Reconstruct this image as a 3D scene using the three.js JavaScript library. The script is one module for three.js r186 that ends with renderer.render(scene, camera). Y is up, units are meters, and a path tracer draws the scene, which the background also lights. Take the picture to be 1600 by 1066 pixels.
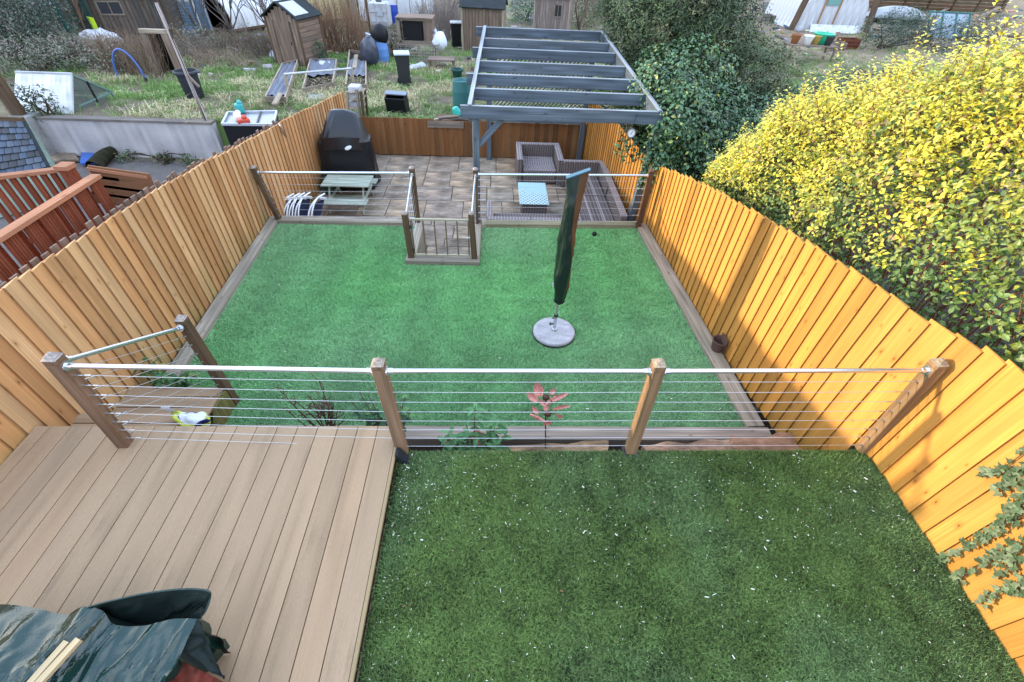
import * as THREE from 'three';
import { RoundedBoxGeometry } from 'three/addons/geometries/RoundedBoxGeometry.js';
import { mergeGeometries, mergeVertices, toCreasedNormals } from 'three/addons/utils/BufferGeometryUtils.js';

// ---------------------------------------------------------------- camera, sky, sun, exposure
const V = (x, y, z) => new THREE.Vector3(x, y, z);
const scene = new THREE.Scene();
const F = 699.16, PITCH = 0.74922, YAW = 0.06311, ROLL = 0.05152, EYE = V(0, 4.4746, 0);
const camera = new THREE.PerspectiveCamera(2 * Math.atan(533 / F) * 180 / Math.PI, 1600 / 1066, 0.05, 900);
const fwd = V(Math.sin(YAW) * Math.cos(PITCH), -Math.sin(PITCH), -Math.cos(YAW) * Math.cos(PITCH));
camera.position.copy(EYE);
camera.lookAt(EYE.clone().add(fwd));
camera.rotateZ(ROLL);
camera.updateMatrixWorld();
scene.add(camera);
const renderer = new THREE.WebGLRenderer({ antialias: true });
renderer.toneMapping = THREE.LinearToneMapping;
renderer.toneMappingExposure = 2.25;
renderer.shadowMap.enabled = true;
const SUN = V(-0.985, 0.153, -0.095).normalize();
const clamp = (x, a, b) => Math.min(b, Math.max(a, x));
const lerp = (a, b, t) => a + (b - a) * t;
const sstep = (a, b, x) => { const t = clamp((x - a) / (b - a), 0, 1); return t * t * (3 - 2 * t); };
const hash = (x, y, z) => { let n = Math.imul(x, 374761393) + Math.imul(y, 668265263) + Math.imul(z, 1274126177) | 0; n = Math.imul(n ^ n >>> 13, 1103515245); n ^= n >>> 16; return (n >>> 0) / 4294967296; };
function noise(x, y, z = 0) {
  const X = Math.floor(x), Y = Math.floor(y), Z = Math.floor(z), f = t => t * t * (3 - 2 * t), u = f(x - X), v = f(y - Y), w = f(z - Z);
  const L = (k) => lerp(lerp(hash(X, Y, Z + k), hash(X + 1, Y, Z + k), u), lerp(hash(X, Y + 1, Z + k), hash(X + 1, Y + 1, Z + k), u), v);
  return lerp(L(0), L(1), w);
}
const fbm = (x, y, z = 0, o = 4) => { let s = 0, a = .5; for (let i = 0; i < o; i++) { s += a * noise(x, y, z); x *= 2.03; y *= 2.03; z *= 2.03; a *= .5; } return s / (1 - Math.pow(.5, o)); };
const SKY_GAIN = 1.15;
{
  const w = 1024, h = 512, d = new Float32Array(w * h * 4), v = V(0, 0, 0);
  for (let j = 0; j < h; j++) for (let i = 0; i < w; i++) {
    const ph = ((j + .5) / h - .5) * Math.PI, th = ((i + .5) / w - .5) * 2 * Math.PI;
    v.set(Math.cos(th) * Math.cos(ph), Math.sin(ph), Math.sin(th) * Math.cos(ph));
    const up = Math.max(0, v.y), s = Math.max(0, v.dot(SUN));
    const t = Math.pow(up, .45), lift = .78 + .5 * up, g = .5 * Math.pow(s, 6) + .9 * Math.pow(s, 40);
    const k = SKY_GAIN * lift, o = (j * w + i) * 4;
    d[o] = k * ((1.12 - .40 * t) + g * 1.1); d[o + 1] = k * ((1.17 - .30 * t) + g * .95); d[o + 2] = k * ((1.25 - .10 * t) + g * .7); d[o + 3] = 1;
    { // broken bright cloud
      const q = .35 + Math.max(0, v.y), cl = sstep(.42, .66, fbm(v.x / q * 1.6 + 3.1, v.z / q * 1.6, 5, 5)) * sstep(-.02, .12, v.y), b = lerp(.72, 1.42, cl); d[o] *= lerp(.80, 1.06, cl) * b; d[o + 1] *= lerp(.92, 1.03, cl) * b; d[o + 2] *= lerp(1.06, .97, cl) * b;
    }
    if (v.y < 0) { d[o] *= .35; d[o + 1] *= .35; d[o + 2] *= .33; }
  }
  const t = new THREE.DataTexture(d, w, h, THREE.RGBAFormat, THREE.FloatType);
  t.mapping = THREE.EquirectangularReflectionMapping; t.magFilter = t.minFilter = THREE.LinearFilter; t.needsUpdate = true;
  scene.background = t; scene.environment = t;
}
const sun = new THREE.DirectionalLight(new THREE.Color(1, .82, .55), 3.6);
sun.position.copy(SUN).multiplyScalar(60); sun.castShadow = true; sun.shadow.radius = 2.2;
Object.assign(sun.shadow.camera, { left: -30, right: 30, top: 30, bottom: -30, near: 1, far: 140 });
scene.add(sun); scene.add(sun.target);

// ---------------------------------------------------------------- helpers
let seed = 7;
const rnd = () => { seed |= 0; seed = seed + 0x6D2B79F5 | 0; let t = Math.imul(seed ^ seed >>> 15, 1 | seed); t = t + Math.imul(t ^ t >>> 7, 61 | t) ^ t; return ((t ^ t >>> 14) >>> 0) / 4294967296; };
const rr = (a, b) => a + (b - a) * rnd();
const pick = a => a[Math.floor(rnd() * a.length)];
const interp = (tab, x) => { if (x <= tab[0][0]) return tab[0][1]; for (let i = 1; i < tab.length; i++) if (x <= tab[i][0]) { const [a, b] = tab[i - 1], [c, d] = tab[i]; return b + (d - b) * (x - a) / (c - a); } return tab[tab.length - 1][1]; };
// a point of the photograph (1600 x 1066 pixels) put at a known height, depth or side of the garden
function ray(px, py) { const c = V((px - 799.28) / F, (533.1 - py) / F, -1); return c.applyQuaternion(camera.quaternion); }
const at = (px, py, y = 0) => { const d = ray(px, py); return EYE.clone().addScaledVector(d, (y - EYE.y) / d.y); };
const atZ = (px, py, z) => { const d = ray(px, py); return EYE.clone().addScaledVector(d, (z - EYE.z) / d.z); };
const atX = (px, py, x) => { const d = ray(px, py); return EYE.clone().addScaledVector(d, (x - EYE.x) / d.x); };
const mpp = p => p.clone().sub(EYE).dot(fwd) / F;      // metres per photo pixel at a point

// textures
function tex(w, h, fn, srgb = true, rx = 1, ry = 1) {
  const d = new Uint8Array(w * h * 4);
  for (let j = 0; j < h; j++) for (let i = 0; i < w; i++) { const c = fn(i / w, j / h), o = (j * w + i) * 4; d[o] = clamp(c[0], 0, 1) * 255; d[o + 1] = clamp(c[1], 0, 1) * 255; d[o + 2] = clamp(c[2], 0, 1) * 255; d[o + 3] = 255; }
  const t = new THREE.DataTexture(d, w, h); t.wrapS = t.wrapT = THREE.RepeatWrapping; t.magFilter = THREE.LinearFilter; t.minFilter = THREE.LinearMipmapLinearFilter; t.generateMipmaps = true;
  if (srgb) t.colorSpace = THREE.SRGBColorSpace; t.repeat.set(rx, ry); t.needsUpdate = true; return t;
}
const tn = (u, v, su, sv, s = 0) => { // tileable-ish noise: blend across the seam
  const a = noise(u * su, v * sv, s), b = noise(u * su - su, v * sv, s), c = noise(u * su, v * sv - sv, s), e = noise(u * su - su, v * sv - sv, s);
  return lerp(lerp(a, b, u), lerp(c, e, u), v);
};
// wood: u spans 0.5 m across the grain, v 2.5 m along it
const knots = []; for (let i = 0; i < 11; i++) knots.push([rnd(), rnd(), rr(.007, .017)]);
function woodFn(knotty, contrast, streak, broad) {
  return (u, v) => {
    let du = 0, dark = 0;
    if (knotty) for (const [a, b, r] of knots) {
      let x = u - a, y = (v - b) * 5; x -= Math.round(x); y -= Math.round(y / 5) * 5;
      const q = Math.sqrt(x * x + y * y * .22);
      du += Math.sign(x) * r * 1.2 * Math.exp(-q * q / (r * r * 5)); if (q < r) dark = Math.max(dark, 1 - q / r * .75); dark = Math.max(dark, .28 * Math.exp(-q * q / (r * r * 6)));
    }
    const g = tn(u + du, v, 60, 5, 1), g2 = tn(u + du * 1.4, v, 150, 8, 2), b = tn(u, v, 7, 5, 3), st = tn(u, v, 24, 2, 5);
    let k = 1 - contrast * (.55 * g + .45 * g2) - streak * st - broad * b;
    k = k * (1 - .52 * dark);
    return [k, k * (1 - .05 * g - .10 * dark), k * (1 - .12 * g - .12 * dark)];
  };
}
const T = {
  pine: tex(512, 1024, woodFn(true, .13, .06, .12)),
  grey: tex(256, 1024, woodFn(true, .28, .18, .2)),
  comp: tex(256, 512, (u, v) => { const k = 1 - .05 * tn(u, v, 90, 4, 1) - .10 * tn(u, v, 5, 4, 2) - .16 * Math.pow(tn(u, v, 9, 6, 8), 5) - .07 * tn(u, v, 120, 160, 3); return [k, k * .99, k * .97]; }),
  bump: tex(256, 1024, (u, v) => { const k = .5 * tn(u, v, 60, 4, 1) + .5 * tn(u, v, 128, 8, 2); return [k, k, k]; }, false),
  mottle: tex(512, 512, (u, v) => { const k = .62 + .34 * (tn(u, v, 5, 5, 1) * .4 + tn(u, v, 22, 22, 2) * .35 + tn(u, v, 90, 90, 3) * .25); return [k, k, k]; }),
  fine: tex(256, 256, (u, v) => { const k = .5 * tn(u, v, 60, 60, 1) + .5 * tn(u, v, 14, 14, 2); return [k, k, k]; }, false),
  stone: tex(512, 512, (u, v) => { const a = tn(u, v, 4, 4, 1), b = tn(u, v, 14, 22, 2), c = tn(u, v, 70, 90, 3), r = tn(u, v, 3, 3, 7), k = .44 + .30 * a + .26 * b + .16 * c - .1; return [k * (1 + .04 * r), k * (.98 - .02 * r), k * (.95 - .08 * r)]; }),
  render: tex(512, 512, (u, v) => { const k = .74 + .14 * tn(u, v, 4, 5, 1) + .08 * tn(u, v, 90, 90, 2) - .25 * Math.pow(tn(u, v, 18, 3, 4), 3) - .1 * (1 - v) * tn(u, v, 10, 4, 6); return [k, k * .99, k * .98]; }),
  weave: tex(128, 128, (u, v) => { const a = Math.sin(u * Math.PI * 16), b = Math.sin(v * Math.PI * 16 * 2), s = (Math.floor(u * 16) + Math.floor(v * 32)) % 2 ? a * a : b * b; const k = .42 + .5 * s * (.7 + .3 * tn(u, v, 30, 30, 1)); return [k, k * .97, k * .97]; }),
  turf: tex(512, 512, (u, v) => { const k = .5 + .5 * (tn(u, v, 160, 160, 1) * .6 + tn(u, v, 30, 30, 2) * .25 + tn(u, v, 5, 5, 3) * .15); return [k, k, k * .9]; }),
  rust: tex(256, 256, (u, v) => { const a = tn(u, v, 12, 12, 1), k = .6 + .4 * tn(u, v, 40, 40, 2); return [k, k * (.75 + .25 * a), k * (.7 + .3 * a)]; }),
};
const C = (r, g, b) => new THREE.Color().setRGB(r, g, b);
function mat(color, o = {}) { let { phys, ...p } = o; if (!phys && !p.metalness && (p.roughness ?? .75) >= .5) { phys = 1; p.specularIntensity = .35; } return new (phys ? THREE.MeshPhysicalMaterial : THREE.MeshStandardMaterial)({ color: color.isColor ? color : C(...color), roughness: .75, metalness: 0, ...p }); }
const wood = (c, map = T.pine, o = {}) => mat(c, { map, roughness: .72, bumpMap: T.bump, bumpScale: .0012, ...o });
const tints = (c, n, map, spread = .14, o) => Array.from({ length: n }, (_, i) => { const k = 1 + spread * (2 * i / (n - 1) - 1), w = rr(-.42, .42) * spread; return wood([c[0] * k * (1 + w), c[1] * k, c[2] * k * (1 - w)], map, o); });
const M = {
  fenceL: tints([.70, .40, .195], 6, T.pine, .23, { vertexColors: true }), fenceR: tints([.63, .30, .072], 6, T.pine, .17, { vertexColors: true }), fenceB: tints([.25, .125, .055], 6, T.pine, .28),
  deck: tints([.41, .285, .18], 5, T.comp, .06), deckEdge: wood([.36, .27, .15], T.comp),
  post: wood([.31, .185, .105], T.grey), postGrey: wood([.46, .38, .31], T.grey), postDark: wood([.24, .165, .105], T.grey), capGrey: wood([.62, .55, .52], T.grey),
  sleeper: tints([.60, .53, .43], 4, T.grey, .12), mossy: wood([.30, .29, .11], T.grey),
  steel: mat([.60, .61, .64], { metalness: .9, roughness: .22 }), wire: mat([.50, .50, .51], { metalness: .6, roughness: .4 }),
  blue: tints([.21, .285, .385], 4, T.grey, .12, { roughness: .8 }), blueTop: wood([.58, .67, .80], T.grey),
  soil: mat([.045, .03, .02], { map: T.mottle, roughness: 1 }),
  darkPlastic: mat([.018, .02, .024], { roughness: .45 }), black: mat([.010, .010, .012], { roughness: .5 }),
  whitePlastic: mat([.74, .76, .80], { roughness: .55, map: T.mottle }), rattan: mat([.35, .305, .29], { map: T.weave, bumpMap: T.weave, bumpScale: .004, roughness: .7 }), rattanLight: mat([.60, .55, .54], { map: T.weave, bumpMap: T.weave, bumpScale: .003, roughness: .7 }),
  red: tints([.25, .072, .038], 4, T.pine, .16), redTop: wood([.46, .22, .13], T.pine),
  shedWood: tints([.40, .315, .27], 5, T.grey, .16), oldWood: wood([.48, .41, .35], T.grey), paleWood: wood([.74, .64, .52], T.grey), darkFelt: mat([.045, .055, .06], { map: T.mottle, roughness: .95 }),
  render: mat([.66, .64, .655], { map: T.render, bumpMap: T.fine, bumpScale: .006, roughness: .95 }), stone: mat([.35, .3, .25], { map: T.stone }),
};
// geometry
function uvM(g, ru = rnd(), rv = rnd()) { // box-projected uv in texture units: 0.5 m across, 2.5 m along local y
  const n = g.index ? g.toNonIndexed() : g, P = n.attributes.position; n.computeVertexNormals();
  const N = n.attributes.normal, uv = new Float32Array(P.count * 2);
  for (let i = 0; i < P.count; i += 3) {
    const nx = Math.abs(N.getX(i) + N.getX(i + 1) + N.getX(i + 2)), ny = Math.abs(N.getY(i) + N.getY(i + 1) + N.getY(i + 2)), nz = Math.abs(N.getZ(i) + N.getZ(i + 1) + N.getZ(i + 2));
    for (let k = i; k < i + 3; k++) {
      const x = P.getX(k), y = P.getY(k), z = P.getZ(k); let u, v;
      if (ny > nx && ny > nz) { u = x; v = z * 2; } else if (nx > nz) { u = z; v = y; } else { u = x; v = y; }
      uv[k * 2] = u / .5 + ru; uv[k * 2 + 1] = v / 2.5 + rv;
    }
  }
  n.setAttribute('uv', new THREE.BufferAttribute(uv, 2)); n.computeVertexNormals(); return n;
}
const _m = new THREE.Matrix4(), _q = new THREE.Quaternion(), Y = V(0, 1, 0);
// a chamfered bar from a to b, w wide (towards "side"), t thick
function bar(a, b, w, t = w, side = null, ch = .06) {
  const L = a.distanceTo(b), y = b.clone().sub(a).normalize(); let x = (side ? side.clone() : Math.abs(y.y) > .9 ? V(1, 0, 0) : V(0, 1, 0)).addScaledVector(y, -(side || (Math.abs(y.y) > .9 ? V(1, 0, 0) : Y)).dot(y)).normalize();
  const z = x.clone().cross(y), c = Math.min(w, t) * ch, W = w / 2, D = t / 2;
  const s = new THREE.Shape([[-W + c, -D], [W - c, -D], [W, -D + c], [W, D - c], [W - c, D], [-W + c, D], [-W, D - c], [-W, -D + c]].map(p => new THREE.Vector2(...p)));
  let g = new THREE.ExtrudeGeometry(s, { depth: L, bevelEnabled: false });      // along z
  g.applyMatrix4(_m.makeBasis(V(1, 0, 0), V(0, 0, -1), V(0, 1, 0)));             // length to y
  g = uvM(g); g.applyMatrix4(_m.makeBasis(x, y, z).setPosition(a)); return g;
}
function box(x, y, z, w, h, d, ry = 0, long = 'y') { // centre, size; "long" is the grain axis
  const e = { x: V(w / 2, 0, 0), y: V(0, h / 2, 0), z: V(0, 0, d / 2) }[long];
  const dims = { x: [h, d], y: [w, d], z: [h, w] }[long];
  let side = { x: V(0, 1, 0), y: V(1, 0, 0), z: V(0, 1, 0) }[long];
  const g = bar(e.clone().negate(), e, dims[0], dims[1], side, .05);
  if (ry) g.rotateY(ry); g.translate(x, y, z); return g;
}
function rbox(x, y, z, w, h, d, r = .02, ry = 0) { let g = new RoundedBoxGeometry(w, h, d, 2, r).toNonIndexed(); g = boxUV(g, 1); if (ry) g.rotateY(ry); g.translate(x, y, z); return g; }
function boxUV(g, s) { const n = uvM(g); const a = n.attributes.uv.array; for (let i = 0; i < a.length; i += 2) { a[i] *= .5 * s; a[i + 1] *= 2.5 * s; } return n; }
const strip = g => { let n = g.index ? g.toNonIndexed() : g; for (const k of Object.keys(n.attributes)) if (!['position', 'normal', 'uv', 'color'].includes(k)) n.deleteAttribute(k); if (!n.attributes.normal) n.computeVertexNormals(); if (!n.attributes.uv) n.setAttribute('uv', new THREE.BufferAttribute(new Float32Array(n.attributes.position.count * 2), 2)); return n; };
const merge = a => a.length > 1 ? mergeGeometries(a.map(strip), false) : strip(a[0]);
const cyl = (a, b, r0, r1 = r0, n = 10) => { const L = a.distanceTo(b), g = new THREE.CylinderGeometry(r1, r0, L, n); g.applyMatrix4(_m.compose(a.clone().add(b).multiplyScalar(.5), _q.setFromUnitVectors(Y, b.clone().sub(a).normalize()), V(1, 1, 1))); return g; };
const tube = (pts, r, seg = 12, n = 6, closed = false) => new THREE.TubeGeometry(new THREE.CatmullRomCurve3(pts, closed), seg, r, n, closed);
function taper(pts, r0, r1, seg, n) { const c = new THREE.CatmullRomCurve3(pts), g = new THREE.TubeGeometry(c, seg, 1, n, false), P = g.attributes.position; for (let i = 0; i <= seg; i++) { const q = c.getPointAt(i / seg), r = lerp(r0, r1, i / seg); for (let k = 0; k <= n; k++) { const o = i * (n + 1) + k; P.setXYZ(o, q.x + (P.getX(o) - q.x) * r, q.y + (P.getY(o) - q.y) * r, q.z + (P.getZ(o) - q.z) * r); } } return g; }
const lathe = (prof, n = 24, x = 0, y = 0, z = 0) => { const g = new THREE.LatheGeometry(prof.map(p => new THREE.Vector2(...p)), n); g.translate(x, y, z); return g; };
function quadGeo(pts, thick = .01) { // a thin solid panel over four corner points
  const n = pts[1].clone().sub(pts[0]).cross(pts[3].clone().sub(pts[0])).normalize().multiplyScalar(thick), q = pts.map(p => p.clone().add(n)), P = [], uv = [];
  const f = (a, b, c, d, s) => { for (const [p, u] of [[a, [0, 0]], [b, [1, 0]], [c, [1, 1]], [a, [0, 0]], [c, [1, 1]], [d, [0, 1]]]) { P.push(p.x, p.y, p.z); uv.push(u[0] * a.distanceTo(b), u[1] * a.distanceTo(d)); } };
  f(q[0], q[1], q[2], q[3]); f(pts[3], pts[2], pts[1], pts[0]);
  for (let i = 0; i < 4; i++) { const j = (i + 1) % 4; f(pts[i], pts[j], q[j], q[i]); }
  const g = new THREE.BufferGeometry(); g.setAttribute('position', new THREE.Float32BufferAttribute(P, 3)); g.setAttribute('uv', new THREE.Float32BufferAttribute(uv, 2)); g.computeVertexNormals(); return g;
}
function extr(shapePts, depth, bevel = 0) { return new THREE.ExtrudeGeometry(new THREE.Shape(shapePts.map(p => new THREE.Vector2(...p))), { depth, bevelEnabled: bevel > 0, bevelSize: bevel, bevelThickness: bevel, bevelSegments: 2 }); }
function warp(g, fn) { const P = g.attributes.position, v = V(0, 0, 0); for (let i = 0; i < P.count; i++) { v.fromBufferAttribute(P, i); fn(v); P.setXYZ(i, v.x, v.y, v.z); } g.computeVertexNormals(); return g; }
// scene objects
const used = {};
const numbered = n => { const k = used[n] = (used[n] ?? -1) + 1; return k ? `${n}_${String(k).padStart(3, '0')}` : n; };
const baseOf = new Map();
function thing(name, label, category, base = V(0, 0, 0), group) {
  const o = new THREE.Group(); o.name = numbered(name); o.position.copy(base); o.userData = { label, category }; if (group) o.userData.group = group;
  baseOf.set(o, base.clone()); scene.add(o); return o;
}
function part(parent, name, material, geos, o = {}) { // geometry given in world metres
  const b = baseOf.get(parent) || V(0, 0, 0), list = Array.isArray(geos) ? geos : [geos], g = merge(list.map(q => q.clone()));
  g.translate(-b.x, -b.y, -b.z); const m = new THREE.Mesh(g, material); m.name = name; m.castShadow = m.receiveShadow = true;
  if (o.label) m.userData.label = o.label; if (o.stuff) m.userData.kind = 'stuff';
  parent.add(m); baseOf.set(m, b); return m;
}
function single(name, label, category, material, geos, group) { const t = new THREE.Mesh(merge([].concat(geos).map(q => q.clone())), material); t.name = numbered(name); t.userData = { label, category }; if (group) t.userData.group = group; t.castShadow = t.receiveShadow = true; scene.add(t); baseOf.set(t, V(0, 0, 0)); return t; }
function struct(name, material, geos, extra = {}) { const t = new THREE.Mesh(merge([].concat(geos)), material); t.name = numbered(name); t.userData = { kind: 'structure', ...extra }; t.castShadow = t.receiveShadow = true; scene.add(t); baseOf.set(t, V(0, 0, 0)); return t; }
const _o = new THREE.Object3D(), _c = new THREE.Color();
function scatter(parent, name, geo, material, items, stuff = true) { // items: [pos, quaternion, scale, colour]
  const b = baseOf.get(parent) || V(0, 0, 0), im = new THREE.InstancedMesh(geo, material, items.length);
  items.forEach(([p, q, s, c], i) => { _o.position.copy(p).sub(b); _o.quaternion.copy(q); s.isVector3 ? _o.scale.copy(s) : _o.scale.setScalar(s); _o.updateMatrix(); im.setMatrixAt(i, _o.matrix); if (c) im.setColorAt(i, _c.setRGB(...c)); });
  im.name = name; if (stuff) im.userData.kind = 'stuff'; im.castShadow = im.receiveShadow = true; parent.add(im); return im;
}
const rq = () => new THREE.Quaternion().setFromEuler(new THREE.Euler(rr(0, 6.28), rr(0, 6.28), rr(0, 6.28)));
function facing(n, jit = .5) { const v = n.clone().add(V(rr(-jit, jit), rr(-jit, jit), rr(-jit, jit))).normalize(); return new THREE.Quaternion().setFromUnitVectors(V(0, 1, 0), v).multiply(new THREE.Quaternion().setFromAxisAngle(Y, rr(0, 6.28))); }
function leafGeo(L, W, fold = .25, droop = .2) { // lies in xz, faces +y, tip along +z
  const P = [], f = fold * W, rows = [[0, 0, 0], [.3, .42, 0], [.62, .5, -.06], [1, 0, -droop]];
  const pt = (r, s) => [s * r[1] * W, (s ? f * r[1] : 0) + r[2] * L, (r[0] - .0) * L];
  const tri = (a, b, c) => P.push(...a, ...b, ...c);
  for (const s of [-1, 1]) {
    const a = pt(rows[0], 0), m1 = pt(rows[1], 0), e1 = pt(rows[1], s), m2 = pt(rows[2], 0), e2 = pt(rows[2], s), t = pt(rows[3], 0);
    const o = s > 0 ? (x, y, z) => tri(x, y, z) : (x, y, z) => tri(x, z, y);
    o(a, m1, e1); o(m1, m2, e2); o(m1, e2, e1); o(m2, t, e2);
  }
  const g = new THREE.BufferGeometry(); g.setAttribute('position', new THREE.Float32BufferAttribute(P, 3)); g.computeVertexNormals(); g.setAttribute('uv', new THREE.Float32BufferAttribute(new Float32Array(P.length / 3 * 2), 2)); return g;
}
function sprig(L, W, n, spread) { // a few leaves on one twig: cheaper clumps for far bushes
  const a = []; for (let i = 0; i < n; i++) { const g = leafGeo(L * rr(.7, 1.15), W * rr(.8, 1.2)); g.rotateX(rr(-.9, .5)); g.rotateY(i / n * 6.28 + rr(-.4, .4)); g.translate(rr(-spread, spread), rr(-spread, spread) + i * spread * .3, rr(-spread, spread)); a.push(g); } return merge(a);
}
const leafMat = (rough = .5, tr = 0) => mat([1, 1, 1], { roughness: rough, side: THREE.DoubleSide, ...(tr ? { phys: 1, transmission: tr, thickness: 0 } : {}) });

// ================================================================ THE GROUND
const PY = -0.55, NY = 0.79, DY = 0.94, BACKZ = -13.25;
const fenceLx = z => interp([[0, -4.15], [2.4, -4.2], [7.4, -4.37], [8.5, -4.42], [10.5, -4.27], [13.3, -3.97]], -z);
const fenceRx = z => interp([[0, 3.70], [2.36, 3.70], [2.9, 3.55], [3.82, 3.42], [5.43, 3.30], [8.28, 3.19], [9, 3.05], [13.3, 2.62]], -z);
const groundH = (x, z) => {
  if (x < 3.78 && z > (x < -4.5 ? -13.86 : -13.42)) return -1.02;
  const n = (fbm(x * .35, z * .35, 3) - .5) * .28 + (fbm(x * 1.4, z * 1.4, 9) - .5) * .10;
  const shadeHill = sstep(-40, -70, x) * sstep(-17.5, -26, z + (x + 40) * .095) * 17;  // unseen hill added at left to keep low sun off the allotment
  return clamp(n - .05, -.25, .2) * sstep(-13.4, -15.5, z > -13.4 ? -15.5 : z) + shadeHill - .02;
};
{
  const xs = [], zs = [];
  for (let x = -150; x < -30; x += 6) xs.push(x); for (let x = -30; x < 3.7; x += .45) xs.push(x); xs.push(-4.53, -4.47, 3.76, 3.8); xs.sort((a, b) => a - b); for (let x = 4.2; x < 45; x += .6) xs.push(x); for (let x = 45; x <= 200; x += 8) xs.push(x);
  for (let z = 12; z > -13; z -= 1.2) zs.push(z); zs.push(-13.38, -13.44, -13.84, -13.88); for (let z = -14.1; z > -55; z -= .45) zs.push(z); for (let z = -55; z >= -260; z -= 8) zs.push(z);
  const P = [], col = [], uv = [], idx = [], nx = xs.length;
  for (const z of zs) for (const x of xs) {
    P.push(x, groundH(x, z), z); uv.push(x / 1.5, z / 1.5);
    const a = fbm(x * .45 + 5, z * .45, 1), b = fbm(x * 1.3, z * 1.3, 5), g = sstep(.40, .60, a + (b - .5) * .7), s = sstep(.50, .66, fbm(x * .6, z * .6, 22));
    let c = [lerp(.21, .18, g), lerp(.165, .27, g), lerp(.12, .075, g)];
    c = [lerp(c[0], .34, s * .75), lerp(c[1], .28, s * .75), lerp(c[2], .17, s * .75)];
    const far = sstep(-21, -28, z); c = [lerp(c[0], .25, far * .6), lerp(c[1], .21, far * .6), lerp(c[2], .165, far * .6)];
    if (z > -13.7) c = x > 3.78 ? [.06, .05, .035] : [.19, .17, .16];
    if (x > 12) { const k = sstep(12, 16, x) * .7; c = [lerp(c[0], .36, k), lerp(c[1], .27, k), lerp(c[2], .19, k)]; }
    col.push(...c);
  }
  for (let j = 0; j < zs.length - 1; j++) for (let i = 0; i < nx - 1; i++) { const a = j * nx + i, b = a + 1, c = a + nx, d = c + 1; idx.push(a, b, c, b, d, c); }
  const g = new THREE.BufferGeometry(); g.setAttribute('position', new THREE.Float32BufferAttribute(P, 3)); g.setAttribute('color', new THREE.Float32BufferAttribute(col, 3)); g.setAttribute('uv', new THREE.Float32BufferAttribute(uv, 2)); g.setIndex(idx); g.computeVertexNormals();
  const m = new THREE.Mesh(g, mat([1, 1, 1], { vertexColors: true, map: T.mottle, bumpMap: T.mottle, bumpScale: .05, roughness: 1 })); m.name = 'ground'; m.userData = { kind: 'structure' }; m.receiveShadow = m.castShadow = true; scene.add(m);
}
// lower lawn and raised lawn: a turf sheet with its own pile
const flat = (pts, y, inset = 0) => { const g = new THREE.ShapeGeometry(new THREE.Shape(pts.map(([x, z]) => new THREE.Vector2(x, -z)))); g.rotateX(-Math.PI / 2); g.translate(0, y, 0); const P = g.attributes.position, uv = g.attributes.uv; for (let i = 0; i < P.count; i++) uv.setXY(i, P.getX(i) / .8, P.getZ(i) / .8); return g; };
const LAWN = [[-4.20, -8.10], [-1.53, -8.10], [-1.53, -6.74], [-.21, -6.74], [-.21, -8.10], [2.94, -8.19], [3.14, -3.20], [-3.98, -3.20]];
const inPoly = (x, z, poly) => { let r = false; for (let i = 0, j = poly.length - 1; i < poly.length; j = i++) { const [a, b] = poly[i], [c, d] = poly[j]; if ((b > z) !== (d > z) && x < (c - a) * (z - b) / (d - b) + a) r = !r; } return r; };
const turfMid = mat([.15, .42, .18], { map: T.turf, bumpMap: T.turf, bumpScale: .012, roughness: .95 }), turfNear = mat([.06, .10, .03], { map: T.turf, bumpMap: T.turf, bumpScale: .015, roughness: .95 });
{
  const g = flat(LAWN, 0); struct('lawn', turfMid, g);
  const soilBase = flat([[-4.2, -8.2], [-1.5, -8.2], [-1.5, -6.8], [-.25, -6.8], [-.25, -8.2], [3.0, -8.3], [3.5, -2.3], [-4.2, -2.3]], -.03); struct('garden_soil', M.soil, soilBase);
}
// raised lawn: one sheet whose far edge rolls over the retaining boards
{
  const prof = [[0.6, 0], [-2.28, 0], [-2.36, -.004], [-2.415, -.03], [-2.435, -.08], [-2.44, -.14]], P = [], uv = [], idx = [], n = 24;
  prof.forEach(([z, dy], j) => { for (let i = 0; i <= n; i++) { const x = lerp(-.86, 3.685, i / n), w = (fbm(x * 2.2, 4) - .5) * .03; P.push(x, NY + dy, z + (j > 1 ? w : 0)); uv.push(x / .8, (z + dy) / .8); } });
  for (let j = 0; j < prof.length - 1; j++) for (let i = 0; i < n; i++) { const a = j * (n + 1) + i; idx.push(a, a + 1, a + n + 1, a + 1, a + n + 2, a + n + 1); }
  const g = new THREE.BufferGeometry(); g.setAttribute('position', new THREE.Float32BufferAttribute(P, 3)); g.setAttribute('uv', new THREE.Float32BufferAttribute(uv, 2)); g.setIndex(idx); g.computeVertexNormals();
  struct('raised_lawn', turfNear, g);
}
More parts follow.
